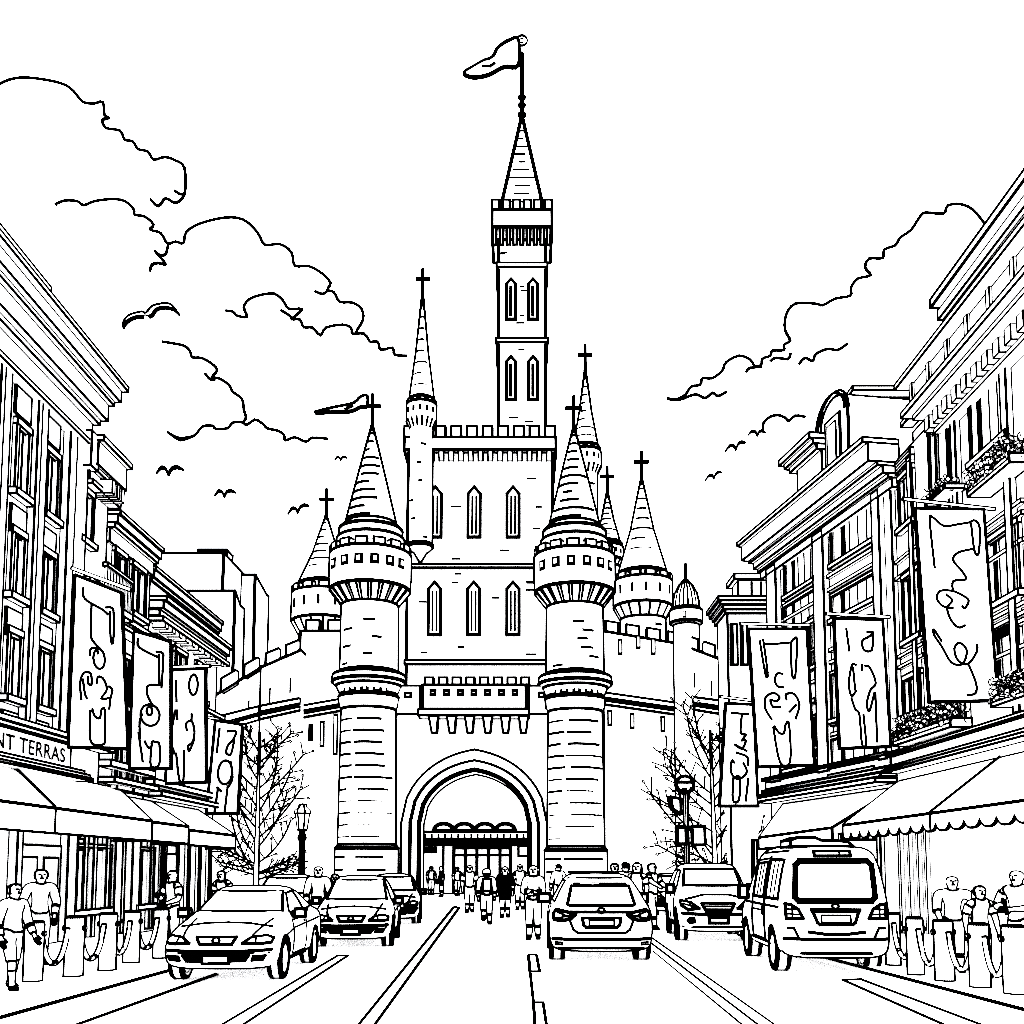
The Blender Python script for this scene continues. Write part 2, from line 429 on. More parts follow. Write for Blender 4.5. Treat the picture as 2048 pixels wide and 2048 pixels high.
# ---- right row, nearest building
fR = Fac((10, 10), (10, 30), -1)
uU = fR.u(1824, 790); uL = fR.u(1779, 1100)
r1 = building('shop_building', 'tall white corner building on the right with a balustraded roof and planted window boxes', fR, uL)
zt = fR.z(1872, 640, .9)
zcorn = fR.z(1960, 690, .3)
S = wall_block(fR, 0, uU, zt - .9, z0=zcorn - .2); fR.box(S, 0, uL, 0, zcorn - .2, -9, 0, ink=W2)
for a, c in ((1893, 1909), (1918, 1926), (2022, 2034), (1777, 1791), (1826, 1833)):
    fR.box(S, min(fR.u(a, 1000), fR.u(c, 1000)), max(fR.u(a, 1000), fR.u(c, 1000)), fR.z(1900, 1470), zcorn - .55, 0, .13, ink=W2)
S.build('wall', r1)
S = Shape()
fR.box(S, 0, fR.u(1875, 595, 1.1), zt - .05, zt + .12, -.5, 1.25, ink=W1); fR.box(S, 0, fR.u(1880, 610, 1.0), zt - .25, zt - .05, -.5, 1.05, ink=W2)
fR.box(S, 0, fR.u(1880, 610, 1.0), zt - .38, zt - .25, -.5, .95, ink=W2)
ue = fR.u(1792, 735, .95)
fR.box(S, 0, ue, zt - .5, zt - .38, -.3, 1.0, ink=W2)
fR.box(S, 0, ue - .15, zt - 1.12, zt - .5, -.1, .68, ink=W2)
for k in range(13):
    u = ue - .25 - k * 1.0
    if u > 0: fR.box(S, u - .14, u, zt - 1.12, zt - .5, .68, .74, ink=W3)
fR.box(S, 0, ue - .1, zt - 1.25, zt - 1.12, -.1, .9, ink=W2)
S.build('balustrade', r1)
S = Shape()
fR.box(S, 0, ue - .3, zt - 1.38, zt - 1.28, 0, .7, ink=W3)
for k in range(26):
    u = ue - .35 - k * .5
    if u > 0: fR.box(S, u - .24, u, zt - 1.7, zt - 1.38, 0, .45, ink=W3)
fR.box(S, 0, ue - .5, zt - 1.8, zt - 1.7, 0, .3, ink=W3)
for (y0, y1, o, e) in ((650, 662, .35, 1885), (664, 690, .2, 1840), (692, 702, .3, 1800)):
    fR.box(S, 0, min(uL, fR.u(e, 800, o)), fR.z(1960, y1), fR.z(1960, y0), 0, o, ink=W2)
S.build('cornice', r1)
for q, bl in (((1948, 2018, 795, 928), 0), ((1866, 1904, 868, 1003), 0), ((1805, 1830, 962, 1060), 0)):
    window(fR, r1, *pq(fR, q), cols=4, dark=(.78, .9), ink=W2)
for q in ((1945, 2019, 752, 788), (1863, 1905, 835, 862), (1800, 1830, 925, 950)):
    u0, u1, z0, z1 = pq(fR, q); S = Shape(); fR.box(S, u0, u1, z0, z1, 0, .12, ink=W2)
    for i in range(1, 4): S.line([fR.P(u0, z0 + (z1 - z0) * i / 4, .13), fR.P(u1, z0 + (z1 - z0) * i / 4, .13)], W3)
    S.build('shutter_box', r1)
for q in ((1982, 2044, 1088, 1216), (1813, 1846, 1160, 1285), (1990, 2044, 1280, 1385), (1815, 1846, 1362, 1432)):
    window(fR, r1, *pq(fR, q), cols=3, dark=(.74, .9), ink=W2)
for y in (1045, 1068, 1120, 1240, 1258, 1272, 1320):
    S = Shape(); a = fR.z(1990, y); fR.box(S, fR.u(2060, 1200), fR.u(1975, 1200), a - .04, a + .04, 0, .1, ink=W3); S.build('string_course', r1)
for y in (1100, 1135, 1300, 1322):
    S = Shape(); a = fR.z(1830, y); fR.box(S, fR.u(1850, 1200), fR.u(1800, 1200), a - .04, a + .04, 0, .1, ink=W3); S.build('string_course', r1)
S = Shape()
for (y0, y1, o) in ((1466, 1472, .25), (1474, 1496, .15), (1497, 1503, .3), (1506, 1512, .4)):
    fR.box(S, 0, uL + .1, fR.z(1930, y1), fR.z(1930, y0), 0, o, ink=W2)
S.build('string_course', r1)
S = Shape()
for px in (1774, 1790, 1808, 1826, 1844, 1860):
    u = fR.u(px, 1750); S = Shape(); fR.box(S, u - .05, u + .05, KH, 2.9, .0, .1, ink=.9); S.build('shopfront_column', r1)

# ---- right row, second building (front turned a little towards the street)
fB = Fac((10.0, 26.4), (8.6, 34.9), -1)
r2 = building('shop_building', 'white three storey building second on the right with deep eaves and a round topped dormer', fB, fB.L)
zB = fB.z(1650, 955, .7)
uS = max(.0, fB.u(1775, 1000))
S = wall_block(fB, uS, fB.L, zB - .2)
for a, c in ((1640, 1660), (1762, 1776), (1545, 1563)):
    ua, uc = sorted((fB.u(a, 1200), fB.u(c, 1200))); fB.box(S, ua, uc, fB.z(1650, 1545), zB - 1.1, 0, .2, ink=W2)
S.build('wall', r2)
S = Shape(); fB.cornice(S, uS - .6, fB.L, zB, [(.13, 1.0), (.5, .85), (.1, .6), (.2, .45), (.12, .3), (.25, .2)], ret=.15)
S.build('cornice', r2)
for q, n in (((1668, 1755, 1052, 1130), 5), ((1574, 1637, 1122, 1194), 5), ((1668, 1755, 1195, 1240), 5), ((1574, 1637, 1215, 1270), 4), ((1625, 1641, 1240, 1335), 2), ((1575, 1637, 1330, 1420), 3),
             ((1668, 1755, 1350, 1440), 4), ((1575, 1637, 1455, 1540), 4), ((1668, 1755, 1480, 1550), 4), ((1790, 1800, 1200, 1300), 2)):
    if q[0] < 1780:
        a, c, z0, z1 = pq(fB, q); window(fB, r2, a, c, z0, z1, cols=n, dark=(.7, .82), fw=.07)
for y in (1150, 1178, 1300, 1325, 1450, 1470):
    S = Shape(); a = fB.z(1668, y)
    fB.box(S, fB.u(1757, 1250), fB.u(1664, 1250), a - .05, a + .05, 0, .12, ink=W3); S.build('string_course', r2); S = Shape()
    a = fB.z(1575, y + 62); fB.box(S, fB.u(1637, 1250), fB.u(1570, 1250), a - .05, a + .05, 0, .12, ink=W3); S.build('string_course', r2)
S = Shape()
for (y0, y1, o) in ((1528, 1533, .3), (1536, 1552, .15), (1556, 1562, .3), (1566, 1572, .45), (1575, 1583, .6)):
    fB.box(S, uS, fB.L + .1, fB.z(1680, y1), fB.z(1680, y0), 0, o, ink=W2)
S.build('string_course', r2)
# dormer and attic on its roof
S = Shape(); u0, u1 = sorted((fB.u(1644, 900, -.9), fB.u(1698, 900, -.9))); zd = fB.z(1672, 792, -.9); zs = zd - .75
pts = [(u0, zB - .3), (u1, zB - .3), (u1, zs)] + [((u0 + u1) / 2 + (u1 - u0) / 2 * math.cos(R(t)), zs + .75 * math.sin(R(t))) for t in range(15, 180, 15)] + [(u0, zs)]
S.prism([fB.P(u, z, -.9) for u, z in pts], fB.n * -3.0, ink=W1)
for g, o in ((1.18, -.85), (1.08, -.75)):
    mid = (u0 + u1) / 2
    pp = [(mid + (u - mid) * g, zs + (z - zs) * g) for u, z in pts[2:]]
    S.line([fB.P(u, z, o) for u, z in pp], W2)
dm = S.build('dormer', r2)
S = Shape(); fB.box(S, u0 + .45, u1 - .4, zB + .1, zs + .1, -.9, -.84, ink=W2); fB.box(S, u0 + .65, u1 - .6, zB + .1, zs - .1, -.84, -.8, ink=W3); S.build('dormer_window', dm)
S = Shape(); p0 = at(1706, 800, 33); p1 = at(1822, 800, 33); zt2 = zc(776, 33)
S.box((p0.x + .3, 33.2, zB - .5), (p1.x + 1.5, 36, zt2 - .8), ink=W2)
for i, (h, p) in enumerate(((.12, .35), (.28, .25), (.12, .12), (.14, .06))):
    S.box((p0.x + .3 - p, 33.2 - p, zt2 - .14 * (i + 1) - (.3 if i else 0) + .0), (p1.x + 2, 36, zt2 - .14 * i - (.22 if i else 0)), ink=W2)
S.build('attic', r2)
S = Shape(); u0, u1 = sorted((fB.u(1594, 900, -.8), fB.u(1643, 900, -.8))); zq_ = fB.z(1640, 868, -.8)
fB.box(S, u0, u1, zB - .2, zq_ - .55, -3, -.8, ink=W2)
for i in range(3): fB.box(S, u0, u1 + .1 + .15 * (3 - i), zq_ - .18 * (i + 1), zq_ - .18 * i, -3.2, -.75 + .12 * (3 - i), ink=W2)
S.build('roof_step', r2)
S = Shape()
for k in range(5):
    u = uS + .8 + k * 2.2; S = Shape(); fB.box(S, u - .08, u + .08, KH, 2.7, 0, .12, ink=W2); S.build('shopfront_column', r2)
# ---- small building at the end of the right row
r3 = thing('shop_building', 'small white end building on the right with a hipped cornice, beside the castle wall', 'building', (at(1490, 1500, 42).x, 42, 0), BST)
x0, x1 = at(1455, 1250, 42).x, at(1600, 1250, 42).x; zt3 = zc(1212, 42)
S = Shape(); S.box((x0, 42, 0), (x1, 44, zt3), ink=W2); S.build('wall', r3)
S = Shape()
for i, p in enumerate((.45, .35, .22, .1)):
    S.box((x0 - p, 42 - p, zt3 + .3 - .16 * (i + 1)), (x1, 44.1, zt3 + .3 - .16 * i), ink=W2)
S.build('cornice', r3)
S = Shape(); xa, xb = at(1477, 1200, 43.5).x, at(1600, 1200, 43.5).x
S.box((xa, 43.5, zt3 + .3), (xb, 44.6, zc(1160, 43.5)), ink=W2); S.box((xa - .2, 43.3, zc(1160, 43.5)), (xb, 44.8, zc(1150, 43.5)), ink=W2)
for px in (1503, 1522): S.line([at(px, 1165, 43.49), at(px, 1188, 43.49)], W2)
S.build('attic', r3)
for a, c in ((1462, 1474), (1482, 1494)):
    S = Shape(); S.box((at(a, 1290, 41.95).x, 41.9, zc(1330, 42)), (at(c, 1290, 41.95).x, 42, zc(1250, 42)), ink=W2)
    S.box((at(a + 3, 1290, 41.9).x, 41.86, zc(1328, 42)), (at(a + 6, 1290, 41.9).x, 41.9, zc(1252, 42)), mat=1, ink=0)
    S.build('window', r3)
# ---------------------------------------------------------------- awnings
def awning(label, side, y0, y1, xw, xf, zw, zv, zb, ribs=(), scallop=None, hip0=0.0, hip1=0.0, xw1=None):
    t = thing('awning', label, 'awning', (side * xf, (y0 + y1) / 2, zv), 'shop awnings')
    S = Shape(); th = .02
    a, b, c, d = [(side * xw, y0 + hip0, zw), (side * xf, y0, zv), (side * xf, y1, zv), (side * (xw1 or xw), y1 + hip1, zw)]
    S.hexa([(x, y, z - th) for x, y, z in (a, b, c, d)] + [a, b, c, d], ink=W2)
    for y in ribs: S.line([(side * xw, y + hip1 * .8, zw + .02), (side * xf, y, zv + .02)], W1)
    S.build('canopy', t, mat='cloth')
    S = Shape()
    if scallop:
        pts = [(y0, zv), (y1, zv)]; n = max(1, round((y1 - y0) / scallop)); w = (y1 - y0) / n
        for i in range(n):
            for k in range(0, 9):
                u = k / 8; pts.append((y1 - (i + u) * w, zb + .13 * (abs(2 * u - 1) ** 3)))
        S.prism([(side * xf, y, z) for y, z in pts], (side * .03, 0, 0), ink=W2)
    else:
        S.box((side * xf, y0, zb), (side * (xf + .02), y1, zv - .01), ink=W2)
    for y in ribs: S.line([(side * (xf - .01), y, zb + .0), (side * (xf - .01), y, zv)], W2)
    if y1 < 60: S.prism([(side * xf, y1, zb), (side * xf, y1, zv), (side * (xf + .8), y1, zv), (side * (xf + .8), y1, zb)], (0, -.03, 0), ink=W2)
    S.build('valance', t, mat='cloth')
    return t
yL = lambda px, x=8, py=1640: onplane(px, py, Vector((-x, 0, 0)), Vector((1, 0, 0))).y
yR = lambda px, x=8, py=1650: onplane(px, py, Vector((x, 0, 0)), Vector((1, 0, 0))).y
awning('white awning with a plain straight valance, nearest on the left, behind the bollards', -1, 11.5, yL(304), 10.0, 8.0, fA.z(130, 1556), 2.72, 2.28, (yL(109),), hip1=3.2)
awning('short white awning joining the end of the long one on the left', -1, yL(304) + .03, yL(377), 10.0, 8.0, 3.50, 2.70, 2.28, (), hip0=3.2, hip1=3.0)
awning('farthest white awning on the left, in front of the bare tree', -1, yL(379), yL(470, 8, 1680), 10.0, 8.0, 3.50, 2.62, 2.25, (), hip0=3.0, hip1=3.0)
awning('big white awning with a scalloped valance over three people on the right', 1, 11.5, yR(1686), 10.0, 8.0, fR.z(1930, 1532), 2.76, 2.40, (yR(1862),), scallop=.62, hip1=1.6)
awning('smaller white awning with a straight valance behind the white van', 1, yR(1663), yR(1518), 9.97 - .163 * .3, 8.0, fB.z(1680, 1592), 2.74, 2.35, (), hip0=.6, hip1=-.4, xw1=8.72)

# ---------------------------------------------------------------- banners
def banner(label, q, Y, marks, rod, group='banners along both shop rows'):
    (TL, TR, BR, BL) = [at(p[0], p[1], Y) for p in q]
    t = thing('banner', label, 'banner', (TL + TR) / 2, group)
    S = Shape(); S.prism([TL, TR, BR, BL], (0, .03, 0), ink=W1)
    for pl, wd in marks:
        pts = []
        for u, v in (spline(pl, 4) if len(pl) > 2 else [Vector(p) for p in pl]):
            top = TL.lerp(TR, u); bot = BL.lerp(BR, u); p = top.lerp(bot, v); p.y -= .004; pts.append(p)
        S.line(pts, wd)
    S.build('banner_cloth', t, mat='cloth')
    S = Shape(); S.tube([at(rod[0][0], rod[0][1], Y) + Vector((0, .015, 0)), at(rod[1][0], rod[1][1], Y) + Vector((0, .015, 0))], .03, ink=W3)
    S.build('rod', t, mat='paint')
def loop(cx, cy, rx, ry, a0=0, a1=360, n=10):
    return [(cx + rx * math.cos(R(a0 + (a1 - a0) * i / n)), cy + ry * math.sin(R(a0 + (a1 - a0) * i / n))) for i in range(n + 1)]
w = W2
fork = [([(.40, .72), (.42, .95), (.70, .95), (.68, .72)], w), ([(.40, .72), (.47, .77), (.60, .77), (.68, .72)], w)]
mL1 = [([(.18, .06), (.22, .12), (.58, .15), (.70, .17)], w), ([(.66, .13), (.78, .12), (.82, .15), (.80, .33), (.75, .32), (.74, .15)], w),
       ([(.36, .14), (.36, .32), (.40, .36), (.55, .40)], w), (loop(.52, .46, .11, .06), w), ([(.34, .45), (.36, .41), (.46, .40), (.5, .43)], w),
       ([(.20, .72), (.17, .62), (.24, .56), (.36, .56), (.38, .62), (.32, .62), (.31, .58)], w), ([(.22, .60), (.26, .68), (.30, .71)], w),
       ([(.48, .61), (.50, .57), (.60, .58), (.66, .64), (.56, .70), (.72, .69)], w), ([(.70, .62), (.76, .64), (.72, .70), (.70, .76)], w),
       ([(.36, .78), (.36, .93), (.42, .98), (.58, .98), (.62, .94), (.62, .77), (.56, .77), (.53, .82), (.44, .81), (.40, .77)], w)]
banner('banner with two curls above a cup shape, nearest on the left', [(151, 1150), (243, 1186), (256, 1497), (137, 1494)], 21.5, mL1, ((143, 1136), (262, 1180)))
mL2 = [([(.12, .05), (.16, .11), (.66, .15)], w), ([(.62, .11), (.78, .11), (.8, .16), (.76, .38)], w), ([(.68, .13), (.70, .36)], w), ([(.72, .36), (.42, .38), (.40, .45), (.55, .53)], w),
       (loop(.48, .60, .24, .08, 20, 380), w), ([(.28, .60), (.22, .66), (.24, .78)], w), ([(.20, .74), (.32, .95)], w), (loop(.46, .57, .07, .03), w),
       ([(.36, .80), (.44, .84), (.52, .84), (.54, .80), (.62, .80), (.72, .82), (.72, .97), (.52, .98), (.52, .84)], w)]
banner('banner with a big tilted oval and a narrow cup, second on the left', [(268, 1262), (342, 1283), (342, 1537), (259, 1537)], 25.0, mL2, ((258, 1257), (350, 1287)))
mL3 = [([(.16, .10), (.20, .28)], w), (loop(.66, .14, .12, .09, -120, 240), w), ([(.18, .36), (.08, .60), (.20, .74)], w), ([(.22, .36), (.24, .44)], w), ([(.62, .40), (.62, .46)], w),
       ([(.50, .54), (.48, .48), (.62, .46), (.70, .55), (.66, .64), (.54, .68), (.58, .72), (.70, .62)], w), ([(.24, .74), (.34, .97), (.44, .97), (.44, .72)], w)]
banner('banner with a drop shape and loose curves, third on the left', [(342, 1340), (411, 1337), (413, 1564), (331, 1567)], 27.9, mL3, ((336, 1334), (420, 1332)))
mL4 = [([(.18, .08), (.16, .34)], w), ([(.48, .10), (.78, .09), (.70, .18), (.52, .26), (.50, .34), (.66, .34), (.74, .18)], w), (loop(.50, .55, .24, .13), w), ([(.66, .43), (.76, .60), (.66, .70)], w),
       ([(.30, .74), (.26, .97)], w), ([(.62, .70), (.58, .97)], w), ([(.28, .72), (.42, .76)], w)]
banner('narrow banner with an oval loop, last on the left beside the tree', [(431, 1441), (485, 1449), (476, 1627), (413, 1627)], 32.2, mL4, ((410, 1433), (492, 1452)))
mR1 = [([(.22, .31), (.20, .06), (.26, .05), (.40, .09), (.62, .08), (.78, .07)], w), ([(.78, .07), (.86, .06), (.92, .10), (.88, .23), (.82, .22), (.80, .08)], w),
       ([(.80, .21), (.58, .23), (.50, .27), (.62, .33), (.66, .37), (.48, .38), (.46, .43)], w), ([(.46, .43), (.28, .43), (.22, .47), (.30, .51), (.44, .52)], w),
       ([(.46, .43), (.58, .45), (.68, .48), (.62, .52), (.58, .51)], w), ([(.36, .45), (.44, .48), (.36, .52), (.40, .58), (.50, .62), (.60, .61)], w),
       ([(.24, .69), (.14, .63), (.14, .66), (.24, .72), (.36, .80), (.52, .81), (.60, .74), (.50, .70), (.42, .73), (.46, .79), (.60, .81), (.74, .75), (.76, .71)], w),
       ([(.62, .82), (.70, .91), (.68, .96), (.56, .97)], w)]
banner('largest banner, with a long scrolling line and a ribbon knot, nearest on the right', [(1830, 1017), (1967, 1019), (1995, 1401), (1859, 1404)], 20.8, mR1, ((1806, 997), (1990, 1018)))
mR2 = [([(.24, .08), (.28, .25)], w), ([(.66, .10), (.78, .10), (.72, .13), (.56, .17), (.58, .24), (.74, .24), (.78, .10)], w),
       ([(.38, .56), (.28, .60), (.24, .50), (.32, .36), (.40, .36)], w), ([(.34, .38), (.36, .55)], w), ([(.58, .37), (.68, .38), (.78, .50), (.66, .56), (.58, .66), (.62, .72), (.74, .58)], w),
       ([(.28, .62), (.34, .70), (.42, .75), (.44, .97), (.52, .97), (.50, .75)], w), ([(.76, .58), (.74, .96)], w), ([(.52, .36), (.52, .40)], w)]
banner('banner with a flame shape on a stem, between two windows of the eaved building', [(1668, 1237), (1765, 1240), (1781, 1493), (1679, 1497)], 26.4, mR2, ((1652, 1227), (1780, 1234)))
mR3 = [([(.18, .09), (.24, .33), (.28, .32), (.24, .08)], w), ([(.26, .11), (.44, .11), (.72, .10)], w), ([(.72, .10), (.78, .07), (.82, .09), (.76, .34), (.70, .33), (.72, .10)], w),
       ([(.54, .33), (.44, .33), (.40, .38), (.44, .42), (.54, .43)], w), ([(.30, .66), (.20, .58), (.22, .50), (.36, .47), (.46, .50), (.40, .53), (.30, .52), (.34, .57), (.46, .57)], w),
       ([(.58, .52), (.58, .48), (.72, .48), (.80, .56), (.72, .66)], w), ([(.62, .61), (.74, .56)], w),
       ([(.32, .72), (.40, .97), (.58, .97), (.60, .70), (.54, .70), (.50, .76), (.42, .76), (.34, .71)], w)]
banner('wide banner with two curls above a tall cup, second from the castle on the right', [(1497, 1258), (1613, 1258), (1628, 1530), (1515, 1534)], 31.2, mR3, ((1480, 1247), (1620, 1250)))
mR4 = [([(.22, .09), (.80, .10)], w), ([(.58, .10), (.54, .28), (.70, .30), (.62, .34)], w), ([(.56, .36), (.70, .36), (.58, .44), (.36, .40), (.72, .46)], w), ([(.42, .48), (.74, .52), (.76, .60)], w),
       ([(.36, .58), (.28, .56), (.26, .66), (.40, .73), (.60, .72), (.72, .66), (.62, .58)], w), ([(.34, .73), (.34, .94), (.50, .94), (.52, .72), (.34, .73)], w), ([(.76, .73), (.68, .95)], w)]
banner('narrow banner with a shallow bowl shape, last on the right beside the sign post', [(1451, 1407), (1507, 1409), (1516, 1612), (1439, 1612)], 34.6, mR4, ((1440, 1393), (1512, 1402)))

# ---------------------------------------------------------------- planted window boxes
def planter(label, fc, q, n):
    u0, u1, z0, z1 = q
    t = thing('window_box', label, 'planter', fc.P((u0 + u1) / 2, z0, 0), 'planted window boxes')
    S = Shape(); zm = z0 + (z1 - z0) * .3
    fc.box(S, u0, u1, z0, zm, .02, .5, ink=W2); S.line([fc.P(u0, (z0 + zm) / 2, .51), fc.P(u1, (z0 + zm) / 2, .51)], W3); S.build('trough', t, mat='paint')
    S = Shape()
    for i in range(n):
        u = random.uniform(u0, u1); z = random.uniform(zm - .08, z1) ; o = random.uniform(.1, .55)
        p = fc.P(u, z, o); a = random.uniform(0, 6.28); l = random.uniform(.04, .09)
        d = fc.t * math.cos(a) * l + Vector((0, 0, math.sin(a) * l)); e = fc.n * .05 + fc.t * .04 * math.sin(a) - Vector((0, 0, .04 * math.cos(a)))
        S.add([p - d, p + e, p + d, p - e], [(0, 1, 2, 3)], ink=.75, mat=0)
    S.build('foliage', t, mat='cloth')
zq = lambda fc, q: pq(fc, q)
planter('planted box under the highest window of the corner building', fR, pq(fR, (1938, 2026, 940, 996), .45), 420)
planter('small planted box touching the rod of the largest banner', fR, pq(fR, (1866, 1908, 985, 1012), .3), 90)
planter('long leafy planter under the largest banner above the awning', fR, pq(fR, (1790, 1906, 1440, 1492), .45), 600)
planter('leafy planter at the right edge beside the foot of the largest banner', fR, pq(fR, (1990, 2060, 1362, 1415), .4), 420)

# ---------------------------------------------------------------- castle (a plain generic one)
CY = 68.0
ca = thing('castle', 'white stone castle with round gate towers and a tall square tower at the street end', 'castle', (at(948, 1600, CY).x, CY, 0))
def cx(px, py, Y): return at(px, py, Y).x
def cone_courses(S, x, y, r0, z0, z1, n=8, w=W3):
    for i in range(1, n):
        t = i / n; r = r0 * (1 - t) * 1.005; z = z0 + (z1 - z0) * t
        a0 = random.uniform(200, 235); a1 = random.uniform(255, 330)
        S.line([(x + r * math.cos(R(a)), y + r * math.sin(R(a)), z) for a in np.linspace(a0, a1, 8)], w)
def courses(S, x, y, r, z0, z1, step, full=False):
    z = z0
    while z < z1:
        if full:
            for a0, a1 in ((195, random.uniform(228, 245)), (random.uniform(246, 262), random.uniform(300, 342))):
                S.line([(x + r * math.cos(R(a)), y + r * math.sin(R(a)), z) for a in np.linspace(a0, a1, 7)], random.choice((W3, W2, W2)))
        else:
            a0 = random.uniform(205, 300); S.line([(x + r * math.cos(R(a)), y + r * math.sin(R(a)), z) for a in np.linspace(a0, a0 + random.uniform(10, 25), 5)], W2)
        z += step
def slit(S, x, y, z0, z1, w, depth=.1, hollow=True):
    S.box((x - w, y - depth, z0), (x + w, y, z1), mat=1, ink=0)
    if hollow: S.box((x - w * .3, y - depth - .03, z0 + w), (x + w * .3, y - depth, z1 - w), ink=0)
def round_slits(S, x, y, r, z0, z1, w, angs, hollow=True):
    for a in angs:
        ca_, sa = math.cos(R(a)), math.sin(R(a)); c = Vector((x + r * ca_, y + r * sa, 0)); t = Vector((-sa, ca_, 0)); n = Vector((ca_, sa, 0))
        def bx(ww, o0, o1, za, zb, **k):
            S.hexa([c + t * ww * i + n * o + Vector((0, 0, za)) for i, o in ((-1, o0), (1, o0), (1, o1), (-1, o1))] + [c + t * ww * i + n * o + Vector((0, 0, zb)) for i, o in ((-1, o0), (1, o0), (1, o1), (-1, o1))], **k)
        bx(w, -.1, .06, z0, z1, mat=1, ink=0)
        if hollow: bx(w * .35, -.1, .1, z0 + w * .8, z1 - w * .6, ink=0)
def merlon_ring(S, x, y, r, z0, z1, n=12, frac=.6, th=.5, ink=W2):
    for i in range(n):
        a0 = 360 * i / n; a1 = a0 + 360 / n * frac
        outer = [(x + r * math.cos(R(a)), y + r * math.sin(R(a)), z0) for a in np.linspace(a0, a1, 4)]
        inner = [(x + (r - th) * math.cos(R(a)), y + (r - th) * math.sin(R(a)), z0) for a in np.linspace(a1, a0, 4)]
        S.prism(outer + inner, (0, 0, z1 - z0), ink=ink)
def finial(par, x, y, z, h, cross=False, w=.06):
    S = Shape(); S.lathe(x, y, [(0, z - .3), (w, z - .3), (w, z + h), (0, z + h)], n=6, mat=1, ink=W3)
    if cross: S.box((x - h * .22, y - w, z + h * .62), (x + h * .22, y + w, z + h * .62 + w * 2), mat=1, ink=W3)
    S.lathe(x, y, [(0, z + h * .3 - w * 2), (w * 2.2, z + h * .3), (0, z + h * .3 + w * 2)], n=8, mat=1, ink=0)
    return S.build('finial', par)
def gate_tower(pxc, Y, dy=0):
    x = cx(pxc, 1350, Y); z = lambda p: zc(p + dy, Y); r = lambda w, p=1350: rc(w, p, Y)
    S = Shape()
    S.lathe(x, Y, [(r(60), 0), (r(60), z(1697)), (r(55), z(1690)), (r(52), z(1420)), (r(56), z(1412)), (r(58), z(1395)), (r(55), z(1390)), (r(63), z(1372)), (r(72), z(1365)), (r(70), z(1352)), (r(56), z(1345)),
                  (r(55), z(1212)), (r(79), z(1182)), (r(79), z(1165)), (r(80), z(1160)), (r(80), z(1112)), (r(66), z(1112)), (r(66), z(1080)), (0, z(1080))], n=48, ink=W1 * 1.15, angle=25)
    courses(S, x, Y, r(53.5), z(1675), z(1432), .74, True)
    courses(S, x, Y, r(60.4), z(1740), z(1700), .8, True)
    courses(S, x, Y, r(56), z(1335), z(1240), .55)
    round_slits(S, x, Y, r(56), z(1396), z(1376), .3, (232, 258, 282, 308))
    round_slits(S, x, Y, r(80.3), z(1150), z(1130), .28, (215, 240, 262, 284, 306, 327))
    for a in range(190, 360, 17):
        c, s = math.cos(R(a)), math.sin(R(a))
        for da in (0, 5):
            c, s = math.cos(R(a + da)), math.sin(R(a + da))
            S.line([(x + r(57) * c, Y + r(57) * s, z(1208)), (x + r(79) * c, Y + r(79) * s, z(1184))], W2)
    merl = merlon_ring(S, x, Y, r(80), z(1112), z(1098), 14, .62, .6)
    t = S.build('gate_tower', ca, mat='stone')
    S = Shape(); rb = r(60)
    S.lathe(x, Y, [(0, z(1080)), (r(60), z(1080)), (r(62), z(1062)), (r(50), z(1050)), (r(20), z(930)), (0, z(852))], n=40, ink=W1 * 1.25, angle=30)
    cone_courses(S, x, Y, r(57), z(1062), z(852), 12, W2)
    rf = S.build('tower_roof', t, mat='stone'); finial(rf, x, Y, z(856), 2.3, cross=True)
    return x, z
gxL, gzL = gate_tower(738, 65.0)
gxR, gzR = gate_tower(1150, 65.0, 4)
# gate wall with pointed arch
GY = 65.6
gx = lambda px: cx(px, 1600, GY)
gz = lambda py: zc(py, GY)
def arch_pts(hw, ys, apex, n=14):
    out = []
    for i in range(-n, n + 1):
        s = i / n; h = .82 * (1 - abs(s) ** 2.3) ** .5 + .18 * (1 - abs(s)); out.append((949 + s * hw, ys - (ys - apex) * h))
    return out
S = Shape(); A = arch_pts(109, 1645, 1541)
poly = [(gx(760), GY, 0), (gx(760), GY, gz(1425)), (gx(1130), GY, gz(1425)), (gx(1130), GY, 0), (gx(1058), GY, 0)] + [(gx(p), GY, gz(q)) for p, q in reversed(A)] + [(gx(840), GY, 0)]
S.prism(poly, (0, 2.2, 0), ink=W1, angle=40); S.build('gate_wall', ca, mat='stone')
for hw0, hw1, o in ((112, 126, .25), (128, 144, .45)):
    S = Shape()
    a0 = arch_pts(hw0, 1645, 1541 - (hw0 - 109) * 1.0); a1 = arch_pts(hw1, 1645, 1541 - (hw1 - 109) * 1.15)
    poly = [(gx(949 - hw1), GY - o, 0)] + [(gx(p), GY - o, gz(q)) for p, q in a1] + [(gx(949 + hw1), GY - o, 0), (gx(949 + hw0), GY - o, 0)] + [(gx(p), GY - o, gz(q)) for p, q in reversed(a0)] + [(gx(949 - hw0), GY - o, 0)]
    S.prism(poly, (0, o - .01, 0), ink=W2, angle=40); S.build('arch_moulding', ca, mat='stone')
